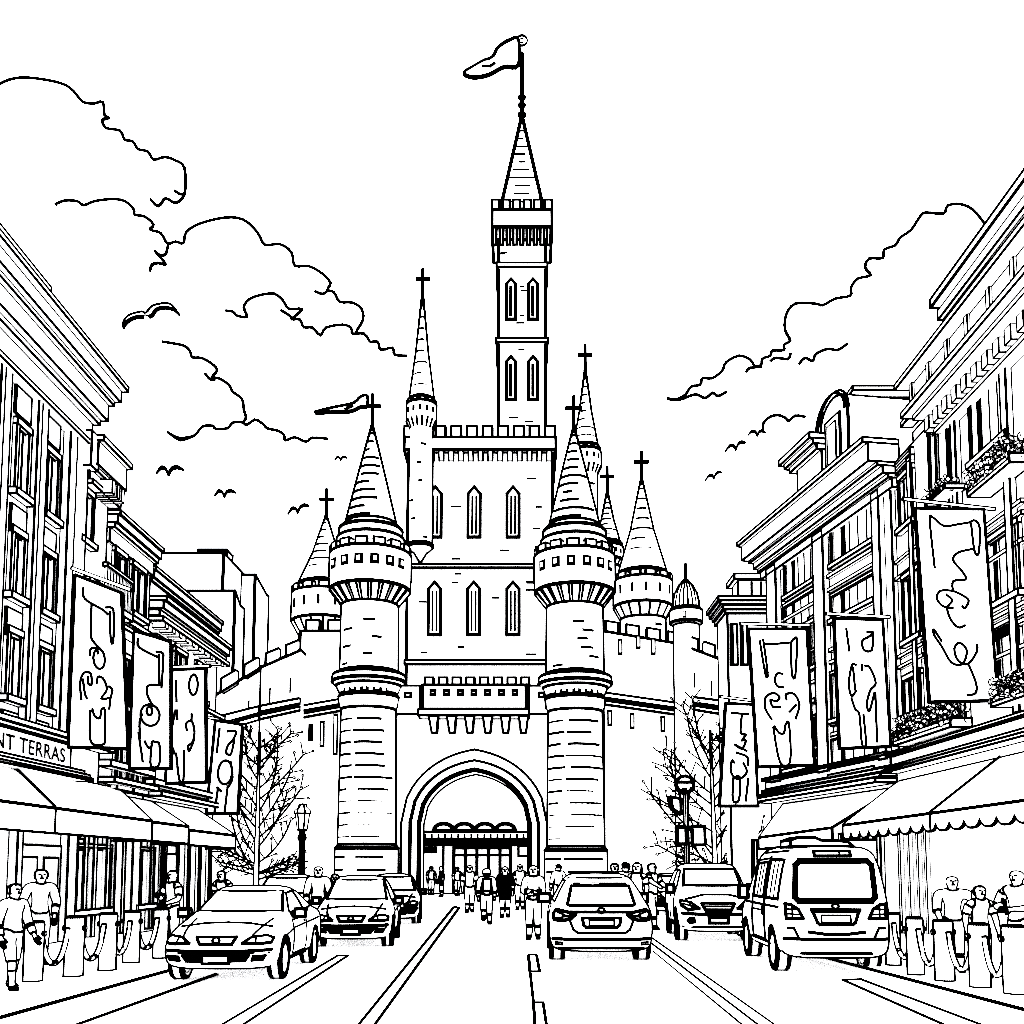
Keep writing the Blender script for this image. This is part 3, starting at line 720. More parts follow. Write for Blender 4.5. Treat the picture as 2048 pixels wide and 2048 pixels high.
# walkway over the gate
S = Shape(); BY = GY - 1.0
zz = lambda p: zc(p, BY)
S.box((cx(845, 1400, BY), BY, zz(1418)), (cx(1052, 1400, BY), GY, zz(1370)), ink=W1)
S.box((cx(838, 1400, BY), BY - .3, zz(1432)), (cx(1058, 1400, BY), GY, zz(1420)), ink=W2)
for i in range(7): slit(S, cx(866 + i * 27.3, 1390, BY), BY, zz(1393), zz(1378), .24)
for i in range(8):
    xa = cx(850 + i * 27.5, 1370, BY); S.box((xa, BY, zz(1369)), (xa + .52, BY + .5, zz(1355)), ink=W2)
for sgn in (0, 1):
    xa, xb = (790, 838) if not sgn else (1058, 1108)
    S.box((cx(xa, 1400, BY), BY + .6, zz(1425)), (cx(xb, 1400, BY), GY + .4, zz(1368)), ink=W2); slit(S, cx((xa + xb) / 2, 1390, BY), BY + .6, zz(1394), zz(1380), .26)
for i in range(6):     # plain corbels
    xa = 858 + i * 36
    S.prism([(cx(xa, 1440, BY), BY - .1, zz(1432)), (cx(xa + 18, 1440, BY), BY - .1, zz(1432)), (cx(xa + 14, 1440, BY), BY + .6, zz(1462)), (cx(xa + 4, 1440, BY), BY + .6, zz(1462))], (0, .4, 0), ink=W2)
S.build('gate_walkway', ca, mat='stone')
# keep block
KY = 74.0
def kx(p, q=1100): return cx(p, q, KY)
def kz(p): return zc(p, KY)
S = Shape(); S.box((kx(815), KY, 0), (kx(1105), KY + 12, kz(905)), ink=W1)
S.box((kx(808), KY - .5, kz(905)), (kx(1112), KY + 12.5, kz(880)), ink=W1)
for i in range(10):
    xa = kx(808 + i * 31.4); S.box((xa, KY - .5, kz(880)), (xa + .72, KY, kz(858)), ink=W2)
for i in range(15):
    xa = kx(818 + i * 19.7); S.prism([(xa, KY, kz(905)), (xa, KY - .45, kz(905)), (xa, KY, kz(922))], (.35, 0, 0), ink=W3)
for p in (870, 948, 1026):
    for (a, b_) in ((1075, 975), (1270, 1165)):
        S.prism([(kx(p - 12), KY - .12, kz(a)), (kx(p + 12), KY - .12, kz(a)), (kx(p + 12), KY - .12, kz(b_ + 14)), (kx(p), KY - .12, kz(b_)), (kx(p - 12), KY - .12, kz(b_ + 14))], (0, .12, 0), ink=W1)
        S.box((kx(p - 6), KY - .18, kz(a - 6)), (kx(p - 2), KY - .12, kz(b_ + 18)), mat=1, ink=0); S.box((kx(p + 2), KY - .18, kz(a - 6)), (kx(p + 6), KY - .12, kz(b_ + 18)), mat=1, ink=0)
for y in (1130, 1322): S.box((kx(812), KY - .25, kz(y + 7)), (kx(1108), KY, kz(y)), ink=W2)
for i in range(46):
    p = random.uniform(830, 1085); q = random.uniform(940, 1330); l = random.uniform(8, 20)
    if min(abs(p - c) for c in (870, 948, 1026)) > 24: S.line([(kx(p), KY - .01, kz(q)), (kx(min(p + l, 1098)), KY - .01, kz(q))], W3)
S.build('keep', ca, mat='stone')
# great square tower on the keep
TY = 78.0
def tx(p, q=650): return cx(p, q, TY)
def tz(p): return zc(p, TY)
TC = 1044
S = Shape(); hw = 47; wx = tx(TC + hw) - tx(TC); d = 2 * wx
S.box((tx(TC - hw), TY, kz(905)), (tx(TC + hw), TY + d, tz(480)), ink=W1)
S.box((tx(TC - 60), TY - .5, tz(462)), (tx(TC + 60), TY + d + .5, tz(428)), ink=W1)
for i in range(9):
    xa = tx(TC - 58 + i * 13.6); S.prism([(xa, TY, tz(490)), (xa, TY - .5, tz(462)), (xa, TY, tz(462))], (.25, 0, 0), ink=W2)
for i in range(6):
    xa = tx(TC - 60 + i * 21.2); S.box((xa, TY - .5, tz(428)), (xa + .55, TY, tz(408)), ink=W2)
    ya = TY + .8 + i * (d - 1.2) / 4.0
    if i < 5: S.box((tx(TC - 60), ya, tz(428)), (tx(TC - 60) + .5, ya + .5, tz(408)), ink=0); S.box((tx(TC + 60) - .5, ya, tz(428)), (tx(TC + 60), ya + .5, tz(408)), ink=0)
for p, a, b_ in ((1022, 640, 560), (1066, 640, 560), (1022, 800, 715), (1066, 800, 715)):
    S.prism([(tx(p - 9), TY - .12, tz(a)), (tx(p + 9), TY - .12, tz(a)), (tx(p + 9), TY - .12, tz(b_ + 10)), (tx(p), TY - .12, tz(b_)), (tx(p - 9), TY - .12, tz(b_ + 10))], (0, .12, 0), ink=W1)
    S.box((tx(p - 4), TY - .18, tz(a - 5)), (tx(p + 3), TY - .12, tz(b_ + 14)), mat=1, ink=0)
for y in (530, 680): S.box((tx(TC - hw - 4), TY - .3, tz(y + 8)), (tx(TC + hw + 4), TY + d + .3, tz(y)), ink=W2)
for i in range(34):
    p = random.uniform(TC - 44, TC + 30); q = random.uniform(500, 870); l = random.uniform(6, 16)
    if min(abs(p + l / 2 - 1022), abs(p + l / 2 - 1066)) > 16 or not (540 < q < 820): S.line([(tx(p), TY - .01, tz(q)), (tx(p + l), TY - .01, tz(q))], W3)
gt = S.build('great_tower', ca, mat='stone')
S = Shape(); h2 = 44; zb0, za0 = tz(418), tz(198); c0 = (tx(TC), TY + d / 2)
q = rc(h2, 650, TY)
V = [(c0[0] - q, c0[1] - q, zb0), (c0[0] + q, c0[1] - q, zb0), (c0[0] + q, c0[1] + q, zb0), (c0[0] - q, c0[1] + q, zb0), (c0[0], c0[1], za0)]
S.add(V, [(0, 1, 4), (1, 2, 4), (2, 3, 4), (3, 0, 4), (3, 2, 1, 0)], ink=W1 * 1.2)
for i in range(1, 12):
    t = i / 12; yy = c0[1] - q * (1 - t) - .02; e = q * (1 - t)
    a = random.uniform(-.9, -.2); b_ = random.uniform(.1, .9); S.line([(c0[0] + e * a, yy, zb0 + (za0 - zb0) * t), (c0[0] + e * b_, yy, zb0 + (za0 - zb0) * t)], W3)
gr = S.build('tower_roof', gt, mat='stone')
S = Shape(); zt0, zt1 = tz(205), tz(70)
S.lathe(c0[0], c0[1], [(0, zt0), (.14, zt0), (.12, zt1), (0, zt1)], n=8, ink=.9)
for y, rr in ((176, .36), (196, .4), (160, .36)): S.lathe(c0[0], c0[1], [(0, tz(y) - .06), (rr, tz(y) - .06), (rr, tz(y) + .06), (0, tz(y) + .06)], n=10, mat=1, ink=0)
fp = S.build('flagpole', gr, mat='paint')
S = Shape()
rr = rc(12.5, 100, TY); cz_ = tz(46)
S.lathe(c0[0], c0[1] - .1, [(rr * .80, -.1), (rr * 1.0, -.1), (rr * 1.0, .1), (rr * .80, .1), (rr * .80, -.1)], n=24, caps=False, axis='y', cz=cz_, mat=1, ink=0)
S.line([(c0[0] + rr * .38 * math.cos(R(a)), c0[1] - .1, cz_ + rr * .38 * math.sin(R(a))) for a in range(50, 320, 20)], .7)
S.lathe(c0[0], c0[1], [(0, zt1 - .2), (.04, zt1 - .2), (.04, cz_ - rr), (0, cz_ - rr)], n=6, ink=0)
S.build('ring_finial', fp)
def flag(label, px_pts, Y, fold=None, pole=None):
    P = [at(p[0], p[1], Y) for p in px_pts]; c = P[0]
    S = Shape(); pts = spline([(p.x, p.z) for p in P], 4, True)
    S.prism([(p[0], Y + .25 * math.sin((p[0] - c.x) * 1.1), p[1]) for p in pts], (0, .08, 0), ink=W1, angle=60, contour=False)
    if fold: S.line([at(p[0], p[1], Y - .3) for p in fold], W2)
    return tag(S.build('flag', None, loc=c, mat='cloth'), label, 'flag', 'flags on the castle')
flag('long waving pennant flying from the tallest castle tower', [(1036, 80), (1018, 84), (996, 100), (984, 118), (962, 123), (928, 140), (945, 150), (978, 151), (1008, 138), (1036, 130)], c0[1] - .2, [(965, 132), (980, 132), (989, 126)])
flag('small pennant flying from the left gate tower', [(734, 792), (722, 795), (700, 812), (630, 822), (665, 826), (700, 826), (722, 815), (734, 812)], 64.9, [(690, 818), (705, 812)])
# round turrets at the keep corners, rear towers
def turret(pxc, Y, hw, ptop, par_h, pbot, apex, name='turret', slits=True, n=28, fin=2.2, merl=True, open_bottom=False):
    x = cx(pxc, (ptop + pbot) / 2, Y); z = lambda p: zc(p, Y); r = lambda w: rc(w, (ptop + pbot) / 2, Y)
    S = Shape()
    S.lathe(x, Y, ([(0, z(pbot + hw * 1.6)), (r(hw * .5), z(pbot + hw * .7)), (r(hw * 1.08), z(pbot + 4)), (r(hw * 1.08), z(pbot))] if open_bottom else []) + [(r(hw), z(pbot)), (r(hw), z(ptop + par_h * 1.5)), (r(hw * 1.32), z(ptop + par_h)), (r(hw * 1.32), z(ptop)), (r(hw), z(ptop)), (r(hw), z(ptop - par_h * .35)), (0, z(ptop - par_h * .35))], n=n, ink=W1, angle=25)
    if slits: round_slits(S, x, Y, r(hw * 1.33), z(ptop + par_h * .62), z(ptop + par_h * .28), r(2.6), (215, 243, 270, 298, 326), False)
    for a in range(190, 350, 22):
        c, s_ = math.cos(R(a)), math.sin(R(a)); S.line([(x + r(hw * 1.02) * c, Y + r(hw * 1.02) * s_, z(ptop + par_h * 1.45)), (x + r(hw * 1.32) * c, Y + r(hw * 1.32) * s_, z(ptop + par_h * 1.02))], W2)
    if merl: merlon_ring(S, x, Y, r(hw * 1.32), z(ptop), z(ptop - par_h * .22), 12, .6, r(hw * .3))
    courses(S, x, Y, r(hw * 1.01), z(pbot - 10), z(ptop + par_h * 1.8), 1.4)
    t = S.build(name, ca, mat='stone')
    S = Shape(); zb = z(ptop - par_h * .35); S.lathe(x, Y, [(0, zb), (r(hw * 1.08), zb), (r(hw * .5), (zb * .55 + z(apex) * .45)), (0, z(apex))], n=n, ink=W1 * 1.1, angle=40)
    cone_courses(S, x, Y, r(hw), zb, z(apex), 9)
    rf = S.build('turret_roof', t, mat='stone'); finial(rf, x, Y, z(apex + 4), fin, cross=True)
    return x
turret(842, 73.6, 22, 812, 32, 1090, 590, open_bottom=True)
turret(1172, 74.5, 22, 905, 30, 1130, 742, open_bottom=True)
turret(645, 74.0, 49, 1190, 55, 1760, 1032, name='rear_tower')
turret(1216, 76.0, 22, 1095, 26, 1260, 985)
turret(1287, 72.0, 44, 1165, 50, 1500, 958, name='rear_tower')
# domed turret on the right wing
DY = 67.6; x = cx(1372, 1220, DY); r = lambda w: rc(w, 1220, DY); z = lambda p: zc(p, DY)
S = Shape(); S.lathe(x, DY, [(r(24), 0), (r(24), z(1250)), (r(31), z(1246)), (r(31), z(1222)), (r(27), z(1218)), (0, z(1218))], n=28, ink=W1); round_slits(S, x, DY, r(31), z(1242), z(1230), r(3.5), (255,)); dt = S.build('domed_turret', ca, mat='stone')
S = Shape(); S.lathe(x, DY, [(0, z(1218)), (r(26), z(1218)), (r(25), z(1205)), (r(21), z(1188)), (r(13), z(1172)), (r(4), z(1162)), (0, z(1160))], n=28, ink=W1, angle=50)
for a in range(190, 350, 20):
    c, s_ = math.cos(R(a)), math.sin(R(a)); S.line([(x + r(w_) * c, DY + r(w_) * s_, z(q_)) for w_, q_ in ((26, 1217), (25, 1205), (21, 1188), (13, 1172), (4, 1162))], W3)
dr = S.build('dome', dt, mat='stone'); finial(dr, x, DY, z(1163), 1.2)
# curtain wings: plan follows two straight runs each side
def wing(P, name='curtain_wall', slitsp=(), pierced=True, H0=None):
    """P: list of (px, Y, py_top, py_ledge) posts"""
    S = Shape()
    for (a, b_) in zip(P, P[1:]):
        xa, xb = cx(a[0], a[2], a[1]), cx(b_[0], b_[2], b_[1]); za, zb_ = zc(a[2], a[1]), zc(b_[2], b_[1])
        V = [(xa, a[1], 0), (xb, b_[1], 0), (xb, b_[1] + 2, 0), (xa, a[1] + 2, 0), (xa, a[1], za), (xb, b_[1], zb_), (xb, b_[1] + 2, zb_), (xa, a[1] + 2, za)]
        S.hexa(V, ink=W1)
        n = max(2, int(abs(xb - xa) / 1.3))
        L = lambda t, o, dz: Vector((xa + (xb - xa) * t, a[1] + (b_[1] - a[1]) * t - o, za + (zb_ - za) * t + dz))
        for i in range(n):       # merlons
            t0, t1 = (i + .15) / n, (i + .75) / n
            S.hexa([L(t0, 0, 0), L(t1, 0, 0), L(t1, -.5, 0), L(t0, -.5, 0), L(t0, 0, .75), L(t1, 0, .75), L(t1, -.5, .75), L(t0, -.5, .75)], ink=W2)
        la, lb = zc(a[3], a[1]), zc(b_[3], b_[1])
        Q = lambda t, o, dz: Vector((xa + (xb - xa) * t, a[1] + (b_[1] - a[1]) * t - o, la + (lb - la) * t + dz))
        for dz, h, o in ((0, .35, .25), (-.45, .25, .15)):
            S.hexa([Q(0, 0, dz), Q(1, 0, dz), Q(1, o, dz), Q(0, o, dz), Q(0, 0, dz + h), Q(1, 0, dz + h), Q(1, o, dz + h), Q(0, o, dz + h)], ink=W2)
        for i in range(n):
            t = (i + .5) / n; zz_ = (za + (zb_ - za) * t)
            for (dz0, dz1) in ((-2.6, -1.6),) if pierced else ():
                S.hexa([L(t - .02, 0, dz0), L(t + .02, 0, dz0), L(t + .02, .06, dz0), L(t - .02, .06, dz0), L(t - .02, 0, dz1), L(t + .02, 0, dz1), L(t + .02, .06, dz1), L(t - .02, .06, dz1)], mat=1, ink=0)
    for (px, p0, p1, Y, h) in slitsp: slit(S, cx(px, p0, Y), Y, zc(p1, Y), zc(p0, Y), rc(5, p0, Y), .12, h)
    return S.build(name, ca, mat='stone')
wing([(690, 69.5, 1262, 1408), (601, 69.5, 1262, 1424)], slitsp=((622, 1448, 1482, 69.4, False), (645, 1442, 1495, 69.4, True), (672, 1428, 1510, 69.4, True)), pierced=False)
wing([(601, 68, 1300, 1408), (520, 63, 1335, 1425), (428, 55, 1392, 1450)])
wing([(1205, 69.5, 1262, 1396), (1372, 69.5, 1290, 1420)], slitsp=((1240, 1278, 1310, 69.4, True), (1276, 1270, 1298, 69.4, True), (1306, 1276, 1310, 69.4, True), (1219, 1420, 1452, 69.4, True), (1264, 1426, 1458, 69.4, True), (1325, 1432, 1465, 69.4, True)), pierced=False)
wing([(1372, 68, 1292, 1404), (1440, 62, 1318, 1414), (1505, 56, 1350, 1436)])
# inner court front seen through the gate
IY = 70.5
ip = thing('entrance_pavilion', 'small pavilion front with a scalloped roof edge and black framed doors inside the gate arch', 'building', (cx(950, 1700, IY), IY, 0))
ix = lambda p: cx(p, 1690, IY); iz = lambda p: zc(p, IY)
S = Shape(); S.box((ix(830), IY, 0), (ix(1070), IY + 2.6, iz(1690)), ink=W2); S.line([(ix(887), IY - .02, 0), (ix(887), IY - .02, iz(1690))], W2)
S.build('wall', ip)
S = Shape(); S.box((ix(830), IY - .5, iz(1678)), (ix(1070), IY + 2.6, iz(1664)), ink=W2); S.box((ix(830), IY - .55, iz(1690)), (ix(1070), IY + 2.5, iz(1679)), mat=1, ink=0)
for i in range(16): S.box((ix(850 + i * 13), IY - .54, iz(1677)), (ix(854 + i * 13), IY - .5, iz(1668)), mat=1, ink=0)
S.build('fascia', ip)
S = Shape()
for i in range(4):
    c = 888 + i * 41; pts = [(c - 19, 1662)] + [(c + 19 * math.cos(R(t)), 1662 - 14 * math.sin(R(t))) for t in range(165, 0, -15)] + [(c + 19, 1662)]
    S.prism([(ix(p), IY - .5, iz(q_)) for p, q_ in pts], (0, 2.6, 0), ink=W1 * 1.2, angle=40)
S.build('scalloped_roof', ip)
S = Shape()
for p in (908, 931, 954, 977, 1000, 1021): S.box((ix(p - 3.5), IY - .2, 0), (ix(p + 3.5), IY, iz(1692)), mat=1, ink=0)
for q_ in ((1699, 1691), (1713, 1708)): S.box((ix(905), IY - .21, iz(q_[0])), (ix(1024), IY, iz(q_[1])), mat=1, ink=0)
S.build('door', ip)
S = Shape(); S.box((ix(1037), IY - .12, iz(1712)), (ix(1064), IY, iz(1692)), ink=W2); S.build('notice_board', ip)
S = Shape(); S.box((ix(850), IY - .12, iz(1704)), (ix(872), IY, iz(1696)), ink=W2); S.line([(ix(853), IY - .13, iz(1700)), (ix(869), IY - .13, iz(1700))], W2); S.build('notice_board', ip)
# ---------------------------------------------------------------- clouds (domed bodies far away) and birds
def cloud(label, edge, close_pts, Y, extra=(), depth=None, wd=W2 * 1.15):
    """edge: traced upper outline (inked); close_pts: the soft underside (no line)"""
    E = [at(p[0], p[1], Y) for p in edge]; C_ = [at(p[0], p[1], Y) for p in close_pts]
    ring = spline([(p.x, p.z) for p in E], 3)
    rest = [(p.x, p.z) for p in C_]
    pts = [Vector(p) for p in ring] + [Vector(p) for p in rest]
    c = sum(pts, Vector((0, 0))) / len(pts); S = Shape(); n = len(pts); T = depth or Y * .02
    cl = []                       # rounded back: rings shrink away from the crisp front edge
    V = [(p[0], Y, p[1]) for p in pts] + [(c[0] + (p[0] - c[0]) * .97, Y + T, c[1] + (p[1] - c[1]) * .97) for p in pts] + [(c[0] + (p[0] - c[0]) * .8, Y + T * 2, c[1] + (p[1] - c[1]) * .8) for p in pts]
    Fs = [tuple(range(n))[::-1], tuple(range(2 * n, 3 * n))]
    for k in (0, 1):
        for i in range(n): Fs.append((k * n + i, k * n + (i + 1) % n, (k + 1) * n + (i + 1) % n, (k + 1) * n + i))
    S.add(V, Fs, ink=0)
    S.line([(p[0], Y - .3, p[1]) for p in ring], wd)
    for e in extra: S.line([at(p[0], p[1], Y - .5) for p in (spline(e, 4) if len(e) > 2 else e)], wd)
    return tag(S.build('cloud', None, loc=(c[0], Y, c[1]), mat='vapour'), label, 'cloud', 'clouds')
cloud('huge white cloud at the upper left edge of the sky', [(-8, 173), (20, 160), (55, 156), (110, 164), (140, 176), (160, 198), (170, 206), (188, 208), (206, 205), (209, 230), (217, 236), (205, 241), (213, 257), (240, 262), (250, 280), (266, 284), (277, 299), (296, 304), (308, 320), (330, 315), (352, 322), (369, 336), (370, 385), (353, 406), (332, 397), (322, 408), (314, 412), (302, 400)],
      [(200, 380), (80, 330), (-60, 300), (-80, 200)], 1080, extra=([(350, 382), (360, 388), (369, 388)],))
cloud('long white cloud bank stretching towards the castle turrets on the left', [(112, 409), (130, 402), (155, 403), (168, 411), (190, 403), (225, 399), (250, 403), (267, 418), (270, 430), (290, 434), (307, 449), (301, 460), (322, 467), (335, 487), (352, 484), (367, 487), (373, 465), (400, 448), (450, 436), (487, 440), (515, 465), (530, 490), (560, 489), (583, 505), (590, 532), (618, 533), (645, 548), (661, 566), (655, 580), (668, 585), (680, 604), (705, 606), (723, 618), (726, 640), (712, 666), (728, 668), (735, 684), (755, 684), (762, 700), (785, 696), (790, 710), (812, 712)],
      [(760, 740), (640, 660), (560, 560), (400, 540), (335, 505), (290, 470), (200, 440)], 1000, extra=([(311, 503), (320, 510), (331, 508), (336, 492)], [(312, 505), (331, 528), (316, 526), (304, 530), (300, 541)], [(631, 583), (645, 588), (655, 582)]))
cloud('small rounded cloud under the long cloud bank, left of the slim turret', [(453, 622), (466, 624), (475, 632), (494, 634), (488, 615), (498, 600), (520, 591), (548, 588), (565, 600), (578, 618), (604, 619), (585, 638), (600, 640), (608, 655), (625, 656), (641, 671), (652, 656), (685, 650), (702, 656), (706, 668), (728, 668), (740, 684)],
      [(720, 700), (640, 690), (560, 650), (480, 645)], 880, extra=([(563, 621), (580, 632), (584, 640)],))
cloud('stepped cloud above the left row, falling to the right', [(326, 684), (345, 687), (368, 692), (380, 702), (385, 715), (405, 717), (428, 731), (434, 742), (425, 754), (440, 758), (458, 770), (466, 784), (484, 798), (488, 820), (492, 835), (486, 846)],
      [(440, 830), (400, 780), (350, 720)], 820, extra=([(411, 748), (420, 758), (430, 760)],))
cloud('low flat cloud just above the left gate tower roof', [(336, 865), (358, 876), (388, 872), (405, 854), (425, 852), (432, 858), (455, 857), (466, 846), (484, 845), (494, 850), (510, 840), (526, 848), (535, 857), (556, 862), (568, 870), (571, 881), (590, 875), (612, 884), (625, 876), (655, 878)],
      [(640, 900), (500, 905), (380, 900)], 800, extra=([(338, 866), (360, 880), (385, 873)],))
cloud('big white cloud rising behind the tall corner building on the right', [(1335, 798), (1352, 799), (1370, 790), (1382, 774), (1400, 770), (1405, 757), (1424, 757), (1444, 742), (1452, 725), (1478, 712), (1500, 720), (1510, 733), (1522, 730), (1525, 718), (1540, 712), (1545, 702), (1567, 701), (1568, 690), (1580, 681), (1570, 660), (1572, 630), (1590, 608), (1630, 608), (1645, 611), (1670, 598), (1700, 592), (1702, 575), (1715, 558), (1741, 551), (1730, 535), (1738, 518), (1765, 517), (1768, 500), (1790, 491), (1800, 476), (1822, 460), (1838, 436), (1850, 426), (1886, 428), (1895, 412), (1920, 409), (1945, 420), (1968, 447)],
      [(2000, 520), (1990, 700), (1800, 780), (1500, 800), (1400, 805)], 950, extra=([(1492, 744), (1500, 736), (1522, 734)], [(1541, 722), (1552, 716), (1575, 718), (1581, 708)], [(1598, 728), (1610, 716), (1625, 722), (1632, 708), (1655, 698), (1675, 700), (1694, 688)], [(1335, 797), (1360, 799), (1390, 789), (1410, 796), (1425, 786), (1436, 792), (1452, 784)]))
cloud('little puff of cloud above the birds on the right', [(1526, 858), (1527, 846), (1540, 834), (1556, 831), (1570, 836), (1577, 842), (1590, 832), (1609, 834)], [(1605, 850), (1560, 862)], 780)
def bird(label, pts_top, pts_bot, Y, solid):
    P = [at(p[0], p[1], Y) for p in pts_top] ; Q = [at(p[0], p[1], Y) for p in pts_bot]
    a = spline([(p.x, p.z) for p in P], 4); b_ = spline([(p.x, p.z) for p in Q], 4)
    loopp = [Vector(p) for p in a] + [Vector(p) for p in reversed(b_)]
    S = Shape(); mx = sum((p[0] for p in loopp)) / len(loopp); sp = max(p[0] for p in loopp) - min(p[0] for p in loopp)
    f = lambda p: (p[0], Y + abs(p[0] - mx) * .35, p[1])
    S.prism([f(p) for p in loopp], (0, sp * .05, 0), mat=1 if solid else 0, ink=.85 if solid else W2, contour=False)
    m = Vector((mx, Y, min(p[1] for p in loopp) + sp * .02))
    S.lathe(m.x, m.y + sp * .05, [(0, -sp * .16), (sp * .03, -sp * .1), (sp * .04, 0), (sp * .015, sp * .14), (0, sp * .2)], n=8, axis='y', cz=m.z + sp * .015, mat=1 if solid else 0, ink=0)
    return tag(S.build('bird', None, loc=m, mat='paint'), label, 'bird', 'birds in the sky')
bird('large white gull gliding at the upper left, in front of the clouds', [(238, 642), (242, 630), (256, 622), (282, 621), (292, 625), (304, 610), (325, 601), (338, 602), (350, 616)], [(239, 640), (250, 632), (270, 628), (298, 631), (310, 615), (325, 608), (340, 609), (349, 615)], 32, False)
def gull(label, cx_, cy_, w_, Y, tilt=0):
    h = w_ * .16
    T = [(-.5, .12), (-.3, -.10), (-.1, -.02), (0, .14), (.12, -.04), (.3, -.12), (.5, -.02)]
    B = [(-.5, .16), (-.3, .02), (-.1, .10), (0, .30), (.12, .08), (.3, 0), (.5, .03)]
    f = lambda p: (cx_ + p[0] * w_, cy_ + p[1] * w_ + tilt * p[0] * w_)
    bird(label, [f(p) for p in T], [f(p) for p in B], Y, True)
gull('small black bird nearest the second roof of the left row', 336, 935, 54, 55)
gull('small black bird between the office block and the clouds', 448, 982, 42, 60)
gull('small black bird beside the cross of the rear left tower', 595, 1014, 42, 60, -.25)
gull('tiny black bird just left of the left gate tower roof', 681, 914, 24, 75)
gull('black bird under the little puff of cloud on the right', 1515, 862, 34, 60)
gull('small black bird climbing between the puff of cloud and the lowest bird', 1472, 888, 40, 60, -.3)
gull('lowest black bird on the right, above the eaved building', 1428, 948, 32, 65, -.35)

# ---------------------------------------------------------------- trees
def tree(label, pxb, pytop, Y, wl, wr, seed, lean=0.0):
    rnd = random.Random(seed); x0 = at(pxb, 1740, Y).x; H = zc(pytop, Y)
    t = thing('tree', label, 'tree', (x0, Y, 0), 'bare street trees')
    S = Shape(); ax = lambda zf: x0 + lean * zf
    S.tube([(ax(zf), Y, H * zf) for zf in (0, .2, .4, .6, .8, 1)], [.11, .09, .07, .05, .03, .012], ink=W2); S.build('trunk', t, mat='plaster')
    S = Shape()
    def leaf(c, a, l):
        d = Vector((math.sin(a) * l, 0, math.cos(a) * l)); e = Vector((math.cos(a), .4, -math.sin(a))) * l * .42
        S.add([c, c + d * .6 + e, c + d * 1.3, c + d * .6 - e], [(0, 1, 2, 3)], ink=.8)
    def branch(p, ang, L, yy, curve):
        P = [p]; n = 6
        for i in range(n):
            ang -= curve / n; P.append(P[-1] + Vector((math.sin(ang), yy, math.cos(ang))) * (L / n))
        S.line(P, W3)
        for i in range(1, n + 1):
            for sd in (-1, 1):
                if rnd.random() < .28: continue
                a = ang + sd * rnd.uniform(.4, .9); l = L * rnd.uniform(.10, .2) + .1
                q = P[i] + Vector((math.sin(a) * l, rnd.uniform(-.3, .3) * l, math.cos(a) * l)); S.line([P[i], q], .85)
                if rnd.random() < .55: leaf(q, a + rnd.uniform(-.6, .6), rnd.uniform(.07, .13))
        leaf(P[-1], ang, .14)
    for i in range(20):
        zf = .20 + .72 * (i + rnd.uniform(-.6, .6)) / 19; side = 1 if i % 2 else -1
        w_ = (wr if side > 0 else wl) * (math.sin(min(1, (1.02 - zf) / .62) * 1.57) ** .8) * rnd.uniform(.75, 1.08)
        a0 = rnd.uniform(.55, 1.1); branch(Vector((ax(zf), Y, H * zf)), side * a0, w_ / max(.6, math.sin(a0)) * 1.15, rnd.uniform(-.5, .5), side * rnd.uniform(.0, .8))
    for i in range(8):      # low spreading shoots
        side = 1 if i % 2 else -1; branch(Vector((ax(.2), Y, H * rnd.uniform(.14, .26))), side * rnd.uniform(1.05, 1.5), (wr if side > 0 else wl) * rnd.uniform(.7, 1.1), rnd.uniform(-.4, .4), side * rnd.uniform(-.1, .3))
    S.build('crown', t, mat='cloth')
tree('bare twiggy tree on the left between the last banner and the street lamp', 513, 1466, 47, 1.9, 2.0, 3)
tree('bare twiggy tree on the right behind the sign post and the last right banner', 1432, 1462, 43, 2.5, 1.9, 9, -.15)

# ---------------------------------------------------------------- street lamp, sign post
LY = 44.0; lx = at(603, 1740, LY).x; z = lambda p: zc(p, LY); r = lambda w_: rc(w_, 1650, LY)
t = thing('street_lamp', 'tall black street lamp with a tapered glass lantern beside the left gate tower', 'street lamp', (lx, LY, 0))
S = Shape(); S.lathe(lx, LY, [(0, 0), (r(10), 0), (r(8), z(1800)), (r(5), z(1785)), (r(5), z(1682)), (r(8), z(1676)), (r(4), z(1664)), (r(7), z(1660)), (0, z(1660))], n=12, mat=1, ink=W3); S.build('pole', t)
S = Shape(); S.lathe(lx, LY, [(0, z(1660)), (r(9), z(1660)), (r(14), z(1626)), (0, z(1626))], n=6, ink=W3); S.build('lantern', t, mat='paint')
S = Shape(); S.lathe(lx, LY, [(0, z(1626)), (r(16), z(1627)), (r(15), z(1622)), (r(8), z(1615)), (r(7), z(1610)), (0, z(1608))], n=6, ink=W3); S.build('lamp_cap', t, mat='paint')
SY = 34.0; sx = at(1374, 1740, SY).x; z = lambda p: zc(p, SY); sxp = lambda p, q_=1650: at(p, q_, SY).x
t = thing('sign_post', 'tall pole with a round sign on top and box signs below, beside the right tree', 'sign post', (sx, SY, 0))
S = Shape(); S.lathe(sx, SY, [(0, 0), (.08, 0), (.09, z(1575)), (0, z(1575))], n=10, ink=.9); S.build('pole', t, mat='paint')
rs = rc(17, 1570, SY); S = Shape(); S.lathe(sxp(1368, 1570), SY - .1, [(0, -.05), (rs, -.05), (rs, .03), (0, .03)], n=24, axis='y', cz=z(1570), ink=W1)
S.line([(sxp(1368, 1570) - rs * .8, SY - .16, z(1565)), (sxp(1368, 1570) + rs * .8, SY - .16, z(1565))], W1)
S.box((sxp(1362), SY - .17, z(1582)), (sxp(1374), SY - .15, z(1576)), mat=1, ink=0); S.line([(sxp(1368, 1570) + rs * math.cos(R(a)) * .8, SY - .16, z(1570) + rs * .8 * math.sin(R(a))) for a in range(200, 345, 15)], W3)
S.build('round_sign', t, mat='paint')
